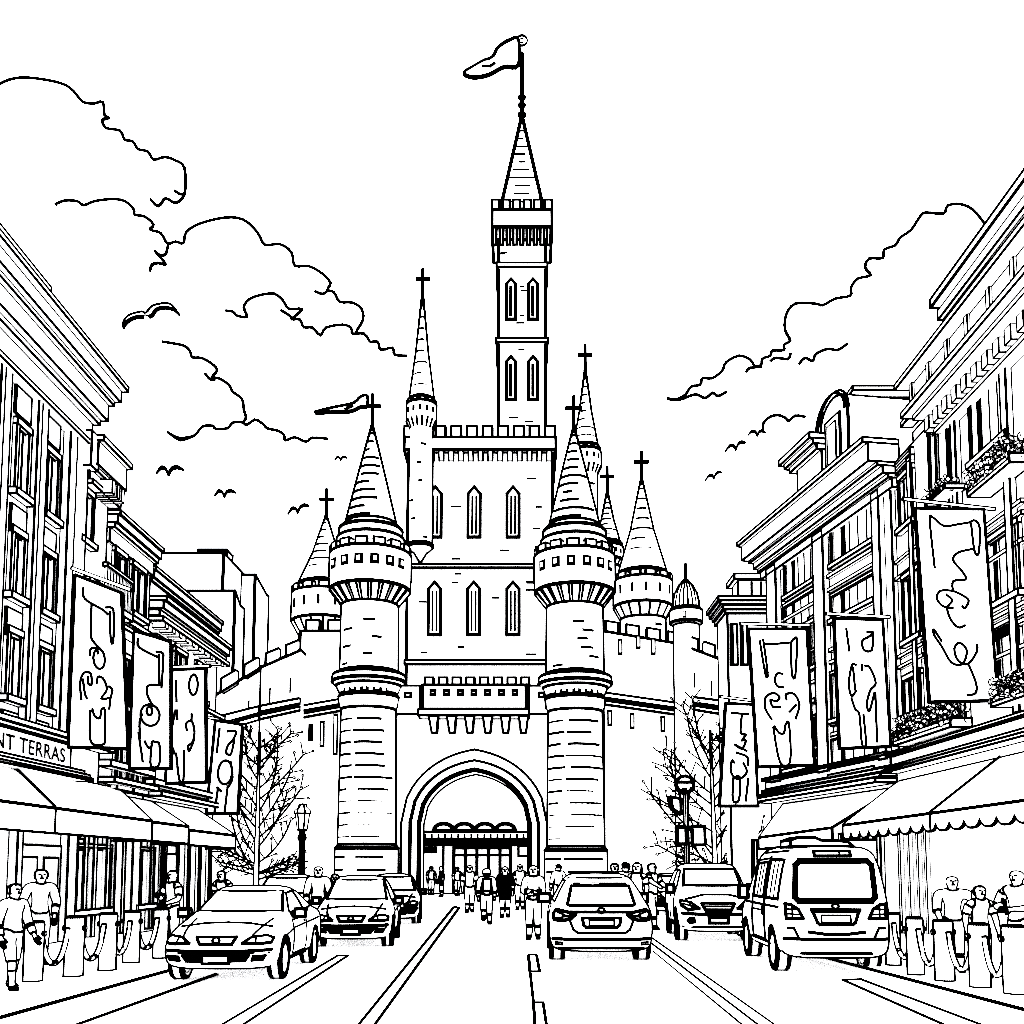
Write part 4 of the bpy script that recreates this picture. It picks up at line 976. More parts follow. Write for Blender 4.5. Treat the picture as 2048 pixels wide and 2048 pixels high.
S = Shape(); S.prism([(sxp(1341), SY - .1, z(1594)), (sxp(1361), SY - .1, z(1598)), (sxp(1361), SY - .1, z(1628)), (sxp(1345), SY - .1, z(1618))], (0, .3, 0), ink=W1); S.build('signal_box', t, mat='paint')
S = Shape(); S.box((sxp(1353), SY - .12, z(1688)), (sxp(1370), SY + .1, z(1655)), ink=W1); S.box((sxp(1353), SY - .13, z(1655)), (sxp(1370), SY, z(1650)), mat=1, ink=0); S.build('side_box', t, mat='paint')
S = Shape(); S.box((sxp(1383), SY - .1, z(1690)), (sxp(1408), SY - .06, z(1653)), ink=W1); S.box((sxp(1376), SY - .05, z(1660)), (sxp(1384), SY, z(1656)), ink=W3); S.build('sign_plate', t, mat='paint')

# ---------------------------------------------------------------- bollards and chains
def bollard(label, px, pyb, pyt, wpx, group):
    p = ground(px, pyb, KH); Y = p.y; h = zc(pyt, Y) if px < 1000 else at(px, pyt, Y).z; rr = wpx / 2 * (p - CAM).dot(FWD) / F
    t = thing('bollard', label, 'bollard', (p.x, Y, KH), group)
    S = Shape(); S.lathe(p.x, Y, [(rr, KH), (rr, h - .04), (rr * .9, h), (0, h)], n=24, ink=W1, angle=40); S.build('post', t, mat='paint')
    for s_ in (-1, 1): S = Shape(); S.lathe(p.x + s_ * (rr + .01), Y, [(0, -.03), (.03, -.03), (.03, .03), (0, .03)], n=10, axis='x', cz=h - .16, ink=W3); S.build('chain_ring', t, mat='paint')
    return p, h, rr
GL, GR_ = 'bollards on the left pavement', 'bollards on the right pavement'
BL_ = [bollard('white bollard beside the walking child at the left edge', 65, 1963, 1844, 33, GL),
       bollard('white bollard, second from the left edge, below the man in the doorway', 146, 1953, 1834, 33, GL),
       bollard('white bollard third along the left chain, in front of a shop window', 214, 1941, 1827, 30, GL),
       bollard('white bollard fourth along the left chain', 262, 1926, 1823, 28, GL),
       bollard('white bollard touching the bonnet of the nearest left car', 320, 1917, 1818, 25, GL)]
BR_ = [bollard('white bollard half hidden by the rear corner of the van', 1787, 1931, 1827, 25, GR_),
       bollard('white bollard just right of the white van', 1832, 1950, 1836, 29, GR_),
       bollard('white bollard in front of the leaning man on the right', 1890, 1962, 1841, 34, GR_),
       bollard('white bollard in front of the long haired woman on the right', 1961, 1975, 1848, 36, GR_),
       bollard('white bollard cut by the right edge of the view', 2032, 1988, 1852, 42, GR_)]
def chain(label, A, B, dip, group):
    (p, h, r1), (q, g, r2) = A, B
    d = (q - p).normalized(); a = p + d * r1 * 1.05; b_ = q - d * r2 * 1.05; a.z = h - .16; b_.z = g - .16
    zlow = dip; pts = []
    for i in range(21):
        t = i / 20; m = a.lerp(b_, t); k = (2 * t - 1) ** 2; pts.append(Vector((m.x, m.y, zlow + (m.z - zlow) * (k * .6 + k * k * .4))))
    S = Shape(); S.tube(pts, .028, 8, ink=W2)
    return tag(S.build('chain', None, loc=a, mat='paint'), label, 'chain', group)
for i, nm in enumerate(('deep hanging chain between the child and the man in the doorway', 'chain hanging in front of the left shop window column', 'chain in front of the second shop column on the left', 'chain ending at the bollard by the nearest left car')):
    chain(nm, BL_[i], BL_[i + 1], .32, 'chains between the left bollards')
for i, nm in enumerate(('short chain between the van corner and the next bollard', 'narrow hanging chain below the arm of the leaning man', 'chain between the leaning man and the long haired woman', 'chain beside the bollard cut by the right edge')):
    chain(nm, BR_[i], BR_[i + 1], .30, 'chains between the right bollards')
# ---------------------------------------------------------------- helper: subdivided mesh
def subsurf(V, E, Fs, levels=2, skin=None):
    me = bpy.data.meshes.new('tmp'); me.from_pydata([tuple(v) for v in V], E, Fs); me.update()
    o = bpy.data.objects.new('tmp', me); COL.objects.link(o)
    if skin:
        m = o.modifiers.new('skin', 'SKIN'); m.branch_smoothing = .4
        for i, v in enumerate(me.skin_vertices[0].data):
            v.radius = (skin[i], skin[i]); v.use_root = (i == 0)
    s = o.modifiers.new('sub', 'SUBSURF'); s.levels = levels; s.render_levels = levels
    bpy.context.view_layer.update()
    ev = o.evaluated_get(bpy.context.evaluated_depsgraph_get()); m = ev.to_mesh()
    V2 = [v.co.copy() for v in m.vertices]; F2 = [tuple(p.vertices) for p in m.polygons]
    ev.to_mesh_clear(); bpy.data.objects.remove(o); bpy.data.meshes.remove(me)
    return V2, F2

# ---------------------------------------------------------------- vehicles
def loft(st):
    V = []; Fs = []; k = 14
    for (y, hw, zl, zb, hwb, hwr, zt) in st:
        half = [(0, zl), (hw * .85, zl), (hw * .98, zl + .1), (hw, (zl + zb) / 2), (hw * .99, zb - .12), (hwb, zb), (hwr, zt - .04), (hwr * .8, zt)]
        ring = [(x, y, z) for x, z in half] + [(0, y, zt + .012)] + [(-x, y, z) for x, z in reversed(half[1:])]
        V += ring
    k = len(ring)
    for i in range(len(st) - 1):
        for j in range(k): Fs.append((i * k + j, i * k + (j + 1) % k, (i + 1) * k + (j + 1) % k, (i + 1) * k + j))
    n = len(st) - 1
    for o in (0, n * k):       # end caps as quads between left and right halves
        for j in range(0, k // 2):
            a, b_, c, d = o + j, o + j + 1, o + (k - j - 1) % k, o + (k - j) % k
            q = [a, b_, c, d] if o else [d, c, b_, a]
            q2 = []
            for x in q:
                if x not in q2: q2.append(x)
            if len(q2) > 2: Fs.append(tuple(q2))
    return V, Fs
class Car:
    def __init__(s, name, label, cat, X, Y, yaw, st, group=None, sub=2, scl=(1, 1, 1)):
        s.M = Matrix.Translation((X, Y, 0)) @ Matrix.Rotation(R(yaw), 4, 'Z') @ Matrix.Diagonal((*scl, 1))
        s.root = thing(name, label, cat, (X, Y, 0), group)
        V, Fs = loft(st); s.V, s.F = subsurf(V, [], Fs, sub)
        s.bvh = BVHTree.FromPolygons([tuple(v) for v in s.V], s.F)
        s.body = Shape(s.M); s.body.smooth(s.V, s.F, ink=W1)
        s.st = st; s.L = st[-1][0]
    def fr(s, x, z):
        h = s.bvh.ray_cast(Vector((x, -2, z)), Vector((0, 1, 0)))
        if h[0] is None:
            n = s.bvh.find_nearest(Vector((x, .3, z))); return n[0] + Vector((0, -.012, 0))
        return h[0] + Vector((0, -.014, 0))
    def sd(s, y, z, side=1):
        h = s.bvh.ray_cast(Vector((side * 3, y, z)), Vector((-side, 0, 0)))
        if h[0] is None: h = s.bvh.find_nearest(Vector((side, y, z)))
        return h[0] + Vector((side * .012, 0, 0))
    def dens(s, P, n=5, close=True):
        out = []
        for a, b_ in zip(P, P[1:] + (P[:1] if close else [])):
            for i in range(n): out.append((a[0] + (b_[0] - a[0]) * i / n, a[1] + (b_[1] - a[1]) * i / n))
        if not close: out.append(P[-1])
        return out
    def panel(s, name, P, front=True, side=1, par=None, ink=W1, mat='paint', black=False, n=4, rnd=False, lines=()):
        P = spline(P, 4, True) if rnd else s.dens(P, n)
        pj = [(s.fr(*p) if front else s.sd(p[0], p[1], side)) for p in P]
        S = Shape(s.M); off = Vector((0, .03, 0)) if front else Vector((-side * .03, 0, 0))
        S.prism(pj, off, ink=0, mat=1 if black else 0)
        S.line([p + Vector((0, -.004, 0)) if front else p for p in pj], ink, close=True) if ink else None
        for l in lines: S.line([(s.fr(*p) if front else s.sd(p[0], p[1], side)) + Vector((0, -.01, 0)) for p in s.dens(l, 4, False)], W3)
        return S.build(name, par or s.body_o, mat=mat) if par is None else S.build(name, par, mat=mat)
    def ln(s, P, w_=W2, front=True, side=1, rnd=False):
        P = spline(P, 4) if rnd else s.dens(P, 6, False)
        s.body.line([(s.fr(*p) if front else s.sd(p[0], p[1], side)) for p in P], w_)
    def finish(s): s.body_o = s.body.build('body', s.root, mat='paint')
    def wheel(s, x, y, r=.31, w_=.2, side=1):
        S = Shape(s.M); S.lathe(x - side * w_ / 2, y, [(r * .6, -w_ / 2), (r * .94, -w_ / 2), (r, -w_ / 2 + .03), (r, w_ / 2 - .03), (r * .94, w_ / 2), (r * .6, w_ / 2)], n=28, axis='x', cz=r + .02, ink=W1, angle=30)
        S.lathe(x - side * w_ / 2, y, [(r * .68, side * (w_ / 2 + .004)), (r * .93, side * (w_ / 2 + .004))], n=28, axis='x', cz=r, mat=1, ink=0, caps=False)
        t = S.build('wheel', s.root, mat='paint')
        S = Shape(s.M); S.lathe(x - side * w_ / 2, y, [(0, -w_ / 2 + .01), (r * .66, -w_ / 2 + .01), (r * .66, w_ / 2 - .01), (r * .2, w_ / 2 + .01), (0, w_ / 2 + .01)], n=20, axis='x', cz=r, ink=W3)
        S.build('rim', t, mat='paint')
    def arches(s, ys, r, sides=(1, -1)):
        for sd in sides:
            for y in ys: s.ln([(y + r * math.cos(R(a)), r * .9 + r * math.sin(R(a))) for a in range(0, 181, 15)], W2, False, sd)
    def mirror_(s, x, y, z, w_=.2, h=.14):
        S = Shape(s.M); sg = 1 if x > 0 else -1
        S.hexa([(x - w_ / 2, y, z - h / 2), (x + w_ / 2, y, z - h / 2), (x + w_ / 2 - .03 * sg, y + .12, z - h / 2), (x - w_ / 2, y + .12, z - h / 2), (x - w_ / 2, y, z + h / 2), (x + w_ / 2, y, z + h / 2), (x + w_ / 2, y + .12, z + h / 2), (x - w_ / 2, y + .12, z + h / 2)], ink=W1)
        S.tube([(x - sg * w_ / 2, y + .06, z - h * .3), (x - sg * (w_ / 2 + .14), y + .1, z - h * .5)], .03, 6, ink=W3); S.build('wing_mirror', s.root, mat='paint')
mir = lambda P: [(-x, z) for x, z in P]
GC_ = 'cars in the street'
def sedan(label, X, Y, yaw, far=False, sc=1.0, name='parked_car', tall=0.0):
    t = tall
    st = [(0, .62, .34, .60, .58, .46, .62), (.06, .80, .24, .66, .74, .58, .71), (.5, .87, .20, .76, .81, .66, .82), (1.1, .88, .2, .86, .83, .72, .91), (1.25, .88, .2, .88, .83, .73, .935),
          (1.33, .88, .2, .90, .83, .70, .985), (2.0, .88, .2, .92, .83, .60, 1.33 + t), (2.3, .88, .2, .93, .83, .60, 1.38 + t), (3.2, .88, .2, .94, .83, .59, 1.36 + t), (3.8, .88, .2, .96, .82, .62, 1.10 + t * .5), (4.1, .87, .22, .96, .80, .64, .99), (4.5, .84, .26, .92, .76, .6, .96), (4.6, .7, .36, .8, .64, .5, .84)]
    c = Car(name, label, 'car', X, Y, yaw, st, GC_, scl=(.95, 1, 1))
    c.ln([(-.70, .80), (-.35, .845), (0, .855), (.35, .845), (.70, .80)], W1)
    c.ln([(-.80, .50), (-.4, .485), (.4, .485), (.80, .50)], W1); c.ln([(-.78, .455), (.78, .455)], W3)
    c.ln([(-.52, .70), (-.62, .9)], W2); c.ln([(.52, .70), (.62, .9)], W2)
    for sd in (1, -1):
        c.ln([(1.42, .30), (3.5, .30)], W2, False, sd); c.ln([(.95, .66), (1.6, .74), (4.0, .80)], W3, False, sd)
    c.arches((.85, 3.55), .35)
    c.finish()
    c.panel('windscreen', [(-.69, 1.0), (.69, 1.0), (.56, 1.30 + t), (-.56, 1.30 + t)], ink=W1)
    for m_ in (lambda P: P, mir):
        c.panel('headlight', m_([(.40, .60), (.62, .59), (.79, .60), (.80, .66), (.72, .695), (.52, .68)]), ink=W1, lines=(m_([(.60, .60), (.58, .68)]),), n=3)
    g = c.panel('grille', [(-.30, .685), (.30, .685), (.24, .585), (-.24, .585)], ink=W1)
    c.panel('emblem', [(.055 * math.cos(a), .636 + .04 * math.sin(a)) for a in np.linspace(0, 6.28, 9)[:-1]], par=g, ink=W2, n=1)
    c.panel('number_plate', [(-.20, .31), (.20, .31), (.20, .43), (-.20, .43)], ink=W1)
    for m_ in (lambda P: P, mir):
        c.panel('air_intake', m_([(.24, .34), (.44, .34), (.50, .42), (.24, .42)]), ink=W2, black=True)
        c.panel('fog_lamp', m_([(.54, .35), (.70, .36), (.74, .42), (.56, .41)]), ink=W2, lines=(m_([(.56, .385), (.72, .39)]),))
    for sd in (1, -1):
        c.panel('side_window', [(1.62, .98), (2.12, 1.27 + t), (2.62, 1.30 + t), (2.62, .98)], False, sd, ink=W2)
        c.panel('side_window', [(2.70, .98), (2.70, 1.30 + t), (3.2, 1.28 + t), (3.6, 1.02)], False, sd, ink=W2)
        d = c.panel('door', [(1.5, .34), (2.62, .34), (2.66, .88), (1.5, .86)], False, sd, ink=W3)
        c.panel('handle', [(2.42, .79), (2.58, .79), (2.58, .83), (2.42, .83)], False, sd, par=d, black=True, ink=0)
        c.mirror_(sd * .97, 1.55, .97, .17, .12)
        for y in (.85, 3.55): c.wheel(sd * .87, y, .31, .2, sd)
    return c
def place(pxl, pxr, pyb, hw):   # near face from its left/right pixel and wheel-bottom row
    p = ground((pxl + pxr) / 2, pyb); return p
def suv_front(label, X, Y, yaw):
    st = [(0, .66, .36, .72, .6, .48, .74), (.07, .84, .26, .80, .78, .6, .84), (.45, .90, .24, .94, .84, .7, 1.0), (1.0, .92, .24, 1.02, .86, .76, 1.08), (1.1, .92, .24, 1.03, .86, .77, 1.10), (1.18, .92, .24, 1.04, .86, .76, 1.16),
          (1.75, .92, .24, 1.06, .86, .68, 1.60), (2.0, .92, .24, 1.08, .86, .68, 1.66), (3.5, .92, .24, 1.1, .86, .67, 1.66), (4.0, .92, .26, 1.1, .86, .66, 1.58), (4.3, .88, .28, 1.08, .82, .64, 1.2), (4.4, .74, .4, .9, .68, .5, .95)]
    c = Car('parked_car', label, 'car', X, Y, yaw, st, GC_, scl=(.97, 1, 1.08))
    c.ln([(-.72, .90), (-.3, .99), (.3, .99), (.72, .90)], W1); c.ln([(-.82, .62), (-.4, .60), (.4, .60), (.82, .62)], W1); c.ln([(-.8, .34), (.8, .34)], W2)
    for sd in (1, -1): c.ln([(1.3, .36), (3.2, .36)], W2, False, sd)
    c.arches((.85, 3.45), .38); c.finish()
    c.panel('windscreen', [(-.70, 1.18), (.70, 1.18), (.62, 1.54), (-.62, 1.54)], ink=W1)
    g = c.panel('grille', [(-.38, .82), (.38, .82), (.28, .66), (-.28, .66)], ink=W1, lines=([(-.34, .77), (.34, .77)], [(-.31, .71), (.31, .71)]))
    for m_ in (lambda P: P, mir):
        c.panel('headlight', m_([(.44, .72), (.70, .70), (.84, .78), (.84, .88), (.62, .84)]), ink=W1, lines=(m_([(.60, .72), (.66, .84)]), m_([(.5, .74), (.8, .82)])), n=3)
        c.panel('fog_lamp', m_([(.56, .44), (.66, .43), (.70, .47), (.66, .51), (.57, .51)]), ink=W1, lines=(m_([(.58, .47), (.68, .47)]),))
    c.panel('number_plate', [(-.22, .42), (.22, .42), (.22, .54), (-.22, .54)], ink=W1)
    for sd in (1, -1):
        c.panel('side_window', [(1.5, 1.14), (1.85, 1.50), (2.4, 1.54), (2.4, 1.14)], False, sd, ink=W2)
        c.panel('side_window', [(2.5, 1.14), (2.5, 1.54), (3.6, 1.52), (3.7, 1.16)], False, sd, ink=W2)
        d = c.panel('door', [(1.4, .4), (2.4, .4), (2.44, 1.02), (1.4, 1.0)], False, sd, ink=W3)
        c.panel('handle', [(2.2, .92), (2.36, .92), (2.36, .96), (2.2, .96)], False, sd, par=d, black=True, ink=0)
        c.mirror_(sd * 1.0, 1.4, 1.12, .17, .17)
        for y in (.85, 3.45): c.wheel(sd * .91, y, .35, .22, sd)
    return c
def hatch_rear(label, X, Y, yaw):
    st = [(0, .70, .34, .66, .66, .55, .70), (.05, .86, .24, .80, .80, .70, .86), (.14, .90, .22, .98, .84, .70, 1.02), (.30, .91, .22, 1.0, .85, .66, 1.22), (.55, .91, .22, 1.02, .85, .60, 1.48), (.85, .91, .22, 1.03, .85, .59, 1.56), (2.3, .91, .22, 1.03, .85, .60, 1.58), (2.8, .91, .22, 1.02, .85, .64, 1.46), (3.4, .91, .22, 1.0, .84, .72, 1.06), (3.5, .9, .22, .98, .83, .72, 1.02), (4.2, .86, .26, .85, .76, .6, .88), (4.35, .7, .36, .7, .6, .5, .72)]
    c = Car('moving_car', label, 'car', X, Y, yaw, st, GC_)
    c.ln([(-.86, .44), (-.4, .42), (.4, .42), (.86, .44)], W1); c.ln([(-.84, .27), (-.5, .275), (.5, .275), (.84, .27)], W1)
    c.ln([(-.58, .80), (-.5, .60), (-.42, .54), (.42, .54), (.5, .60), (.58, .80)], W2); c.ln([(-.62, .905), (.62, .905)], W1)
    c.ln([(-.55, 1.50), (.55, 1.50)], W1)
    for sd in (1, -1): c.ln([(1.2, .34), (3.0, .34)], W2, False, sd)
    c.arches((.85, 3.4), .36); c.finish()
    c.panel('rear_window', [(-.60, 1.04), (-.56, 1.02), (.56, 1.02), (.60, 1.04), (.52, 1.36), (-.52, 1.36)], ink=W1)
    c.panel('spoiler', [(-.50, 1.39), (.50, 1.39), (.48, 1.43), (-.48, 1.43)], ink=0, black=True)
    for m_ in (lambda P: P, mir):
        c.panel('tail_light', m_([(.46, .86), (.54, .79), (.66, .76), (.84, .77), (.85, .88), (.80, .95), (.62, .91)]), ink=W1 * 1.1, lines=(m_([(.52, .85), (.8, .80)]), m_([(.56, .82), (.78, .90)]), m_([(.7, .77), (.68, .92)])), n=3)
        c.panel('reflector', m_([(.70, .33), (.82, .34), (.82, .38), (.70, .37)]), ink=W3)
    p = c.panel('plate_recess', [(-.34, .80), (.34, .80), (.32, .68), (.27, .64), (-.27, .64), (-.32, .68)], ink=W1)
    c.panel('number_plate', [(-.22, .67), (.22, .67), (.22, .765), (-.22, .765)], par=p, ink=W3)
    c.panel('emblem', [(.06 * math.cos(a), .93 + .045 * math.sin(a)) for a in np.linspace(0, 6.28, 9)[:-1]], ink=W2, n=1)
    for sd in (1, -1):
        c.panel('side_window', [(.5, 1.08), (.9, 1.44), (1.8, 1.46), (1.8, 1.08)], False, sd, ink=W2)
        c.panel('side_window', [(1.9, 1.08), (1.9, 1.46), (2.5, 1.44), (3.1, 1.1)], False, sd, ink=W2)
        c.panel('door', [(1.4, .4), (2.9, .4), (2.95, .98), (1.4, 1.0)], False, sd, ink=W3)
        c.mirror_(sd * 1.0, 2.9, 1.08, .24, .16)
        for y in (.85, 3.4): c.wheel(sd * .90, y, .33, .24, sd)
    return c
def van_rear(label, X, Y, yaw):
    st = [(0, .74, .40, .80, .72, .66, .84), (.04, .86, .30, .95, .85, .76, 1.0), (.08, .88, .28, 1.05, .87, .76, 1.5), (.14, .89, .28, 1.1, .88, .74, 1.86), (.35, .90, .28, 1.1, .89, .74, 1.95), (2.6, .90, .28, 1.1, .89, .74, 1.97), (3.2, .90, .28, 1.1, .88, .74, 1.86), (4.1, .89, .28, 1.05, .85, .76, 1.15), (4.5, .86, .3, .95, .8, .7, 1.0), (4.7, .7, .4, .8, .64, .5, .85)]
    c = Car('parked_van', label, 'van', X, Y, yaw, st, None, scl=(.93, 1, 1.04))
    c.ln([(-.86, .56), (-.4, .55), (.4, .55), (.86, .56)], W1); c.ln([(-.46, .66), (-.2, .63), (.2, .63), (.46, .66)], W1); c.ln([(-.84, .345), (.84, .345)], W1)
    c.ln([(-.80, .72), (-.70, .72), (-.62, .57)], W2); c.ln([(.80, .72), (.70, .72), (.62, .57)], W2)
    for sd in (-1, 1):
        c.ln([(1.0, .42), (3.2, .42)], W2, False, sd); c.ln([(.3, 1.02), (4.0, 1.02)], W2, False, sd); c.ln([(1.55, .44), (1.55, 1.02), (1.55, 1.80)], W2, False, sd); c.ln([(2.9, .44), (2.9, 1.75)], W2, False, sd); c.ln([(1.6, .92), (2.9, .92)], W3, False, sd)
        c.ln([(.4, 1.88), (2.9, 1.88)], W2, False, sd)
    c.arches((.9, 3.75), .38); c.finish()
    c.panel('rear_window', [(-.66, 1.18), (-.60, 1.12), (.60, 1.12), (.66, 1.18), (.63, 1.66), (.56, 1.72), (-.56, 1.72), (-.63, 1.66)], ink=W1 * 1.7)
    c.panel('wiper', [(.0, 1.10), (.5, 1.135), (.5, 1.155), (.0, 1.13)], ink=W2, n=2)
    b_ = c.panel('brake_light', [(-.30, 1.80), (.30, 1.80), (.30, 1.87), (-.30, 1.87)], ink=W1, lines=([(.12, 1.8), (.12, 1.87)],))
    for m_ in (lambda P: P, mir):
        c.panel('tail_light', m_([(.54, .86), (.82, .86), (.83, 1.08), (.74, 1.07), (.62, 1.0)]), ink=W1, lines=(m_([(.6, .92), (.8, .93)]), m_([(.66, 1.0), (.8, 1.0)]), m_([(.72, .87), (.72, 1.05)])), n=3)
    p = c.panel('plate_recess', [(-.40, .99), (.40, .99), (.36, .92), (.31, .80), (.27, .77), (-.27, .77), (-.31, .80), (-.36, .92)], ink=W1, lines=([(-.36, .955), (.36, .955)],))
    c.panel('number_plate', [(-.24, .80), (.24, .80), (.24, .91), (-.24, .91)], par=p, ink=W3)
    c.panel('emblem', [(.055 * math.cos(a), 1.045 + .04 * math.sin(a)) for a in np.linspace(0, 6.28, 9)[:-1]], ink=W2, n=1)
    S = Shape(c.M); S.prism([(-.62, .5, 1.95), (-.62, .5, 2.05), (-.5, .5, 2.09), (-.2, .5, 2.09), (-.1, .5, 2.05), (.35, .5, 2.03), (.45, .5, 1.95)], (0, .8, 0), ink=W1); S.build('roof_box', c.root, mat='paint')
    for sd in (-1, 1):
        c.panel('side_window', [(.35, 1.14), (.35, 1.74), (1.42, 1.76), (1.42, 1.14)], False, sd, ink=W1, lines=([(.75, 1.14), (.75, 1.74)], [(1.1, 1.14), (1.1, 1.74)]))
        d = c.panel('sliding_door', [(1.62, .46), (2.82, .46), (2.82, 1.76), (1.62, 1.78)], False, sd, ink=W2)
        w_ = c.panel('side_window', [(1.72, 1.14), (1.72, 1.72), (2.72, 1.70), (2.72, 1.14)], False, sd, par=d, ink=W1, lines=([(2.1, 1.14), (2.1, 1.72)], [(2.4, 1.14), (2.4, 1.70)]))
        c.panel('handle', [(1.68, .86), (1.80, .86), (1.80, .98), (1.68, .98)], False, sd, par=d, ink=W2)
        c.mirror_(sd * 1.0, 3.35, 1.2, .16, .22)
        for y in (.9, 3.75): c.wheel(sd * .89, y, .34, .24, sd)
    return c
p = ground(452, 1961); sedan('nearest parked sedan on the left, pale, facing the viewer beside the bollards', -4.38, 14.9, 2)
sedan('second sedan on the left, facing the viewer in front of the left gate tower', ground(722, 1893).x - .1, 21.6, 4, tall=.12)
sedan('third car on the left, half hidden behind the second sedan', ground(820, 1832).x + .1, 31.0, 5, tall=.12)
sedan('car on the left mostly hidden behind the nearest sedan, under the tree', -6.5, 27.0, 2, tall=.12)
hatch_rear('tall hatchback seen from behind, driving away in the middle of the street', ground(1199, 1922).x, 18.3, -1)
suv_front('tall estate car facing the viewer beside the white van', ground(1412, 1880).x + .1, 23.4, -4)
sedan('farthest car on the right, facing the viewer behind the crossing people', ground(1338, 1828).x, 37.0, -4, tall=.1)
van_rear('white van seen from behind, parked on the right with a roof box', 4.93, 16.1, -4)
# ---------------------------------------------------------------- people
def person(label, x, y, H, heading=180, arms=None, legs=None, lean=0.0, hair='black', hairlen=0.0, shirt=True, skirt=None, fingers=False, shorts=False, sleeve=.5, z0=0.0, bag=None, coat=False, head_turn=0, inkw=W2, woman=False, wide=1.0):
    """heading 180: faces the viewer; arms: {side: (elbow offset, wrist offset)} in body heights, local x right of the figure, y forward"""
    h = H; J = []; RA = []; ED = []; BN = []
    def j(p, r, par=None, bone=None):
        J.append(Vector((p[0] * h, p[1] * h, p[2] * h))); RA.append(r * h * (1.0 if bone in ('head', 'neck') else .89))
        if par is not None: ED.append((par, len(J) - 1)); BN.append((par, len(J) - 1, bone))
        return len(J) - 1
    ln_ = lambda z: lean * max(0, z - .5)
    sh = (.100 if woman else .114) * wide
    if arms is None: q_ = random.uniform(-.07, .07); arms = {1: ((.035, -q_ * .6, -.16), (.03, -q_ + .04, -.30)), -1: ((.035, q_ * .6, -.16), (.03, q_ + .04, -.30))}
    pel = j((0, 0, .52), .080)
    bel = j((0, ln_(.60), .60), .070 if woman else .076, pel, 'torso'); che = j((0, ln_(.70), .70), .078, bel, 'torso'); uch = j((0, ln_(.785), .785), .062, che, 'torso')
    nk = j((0, ln_(.835) + .004, .838), .030, uch, 'neck'); chn = j((0, ln_(.875) + .012, .876), .045, nk, 'head'); hd = j((0, ln_(.92) + .010, .922), .060, chn, 'head'); cr = j((0, ln_(.965) + .004, .962), .044, hd, 'head')
    tips = {}
    for s_ in (-1, 1):
        el, wr = (arms or {}).get(s_, ((.03, -.01, -.165), (.025, .03, -.31)))
        so_ = Vector((s_ * sh, ln_(.785), .795)); e_ = so_ + Vector((s_ * el[0], el[1], el[2])); w_ = so_ + Vector((s_ * wr[0], wr[1], wr[2]))
        a = j(so_, .040, uch, 'upper'); b_ = j(e_, .029, a, 'upper'); b2 = j(e_.lerp(w_, .35), .027, b_, 'fore'); c = j(w_, .017, b2, 'fore')
        d = (w_ - e_).normalized(); sd = d.cross(Vector((0, 1, 0))); sd = sd.normalized() if sd.length > .2 else Vector((1, 0, 0))
        pm = j(w_ + d * .030, .019, c, 'hand')
        if fingers:
            for k in range(4):
                o = sd * (k - 1.5) * .0095; l = (.046, .054, .050, .040)[k]
                k1 = j(w_ + d * .055 + o, .0062, pm, 'hand'); k2 = j(w_ + d * (.055 + l * .55) + o * 1.1 + Vector((0, .006, 0)), .0056, k1, 'hand'); j(w_ + d * (.055 + l) + o * 1.1 + Vector((0, .016, 0)), .005, k2, 'hand')
            t1 = j(w_ + d * .032 - sd * .026 + Vector((0, .008, 0)), .0068, pm, 'hand'); j(w_ + d * .055 - sd * .036 + Vector((0, .014, 0)), .0058, t1, 'hand')
        else: j(w_ + d * .075, .012, pm, 'hand')
        kn, an = (legs or {}).get(s_, ((.0, .008, -.235), (.0, -.005, -.455)))
        hp = Vector((s_ * .052, 0, .495)); k_ = hp + Vector((s_ * kn[0], kn[1], kn[2])); a_ = hp + Vector((s_ * an[0], an[1], an[2]))
        A = j(hp, .060, pel, 'thigh'); K = j(k_, .038, A, 'thigh'); C_ = j(k_.lerp(a_, .35), .036, K, 'shin'); N_ = j(a_, .023, C_, 'shin')
        fd = .07; tz = max(.016, a_.z - .03)
        j((a_.x + s_ * .012, a_.y + fd, tz - .004 if a_.z < .08 else a_.z - .035), .020, N_, 'foot'); j((a_.x, a_.y - .022, max(.018, a_.z - .025)), .018, N_, 'foot')
    V, Fs = subsurf(J, ED, [], 2, RA)
    bm = bmesh.new(); vs = [bm.verts.new(v) for v in V]
    for f in Fs: bm.faces.new([vs[i] for i in f])
    for zz in (.53 * h, .27 * h if shorts else .34 * h):      # clean hems
        bmesh.ops.bisect_plane(bm, geom=bm.verts[:] + bm.edges[:] + bm.faces[:], dist=1e-5, plane_co=(0, 0, zz), plane_no=(0, 0, 1))
    bm.verts.index_update(); V = [v.co.copy() for v in bm.verts]; Fs = [tuple(v.index for v in f.verts) for f in bm.faces]; bm.free()
    rot = Matrix.Rotation(R(heading), 4, 'Z'); M = Matrix.Translation((x, y, z0)) @ rot
    t = thing('person', label, 'person', (x, y, z0), 'people in the street')
    S = Shape(M)
    S.smooth(V, Fs, ink=inkw)
    # face
    hc = J[hd]; fy = .060 * h
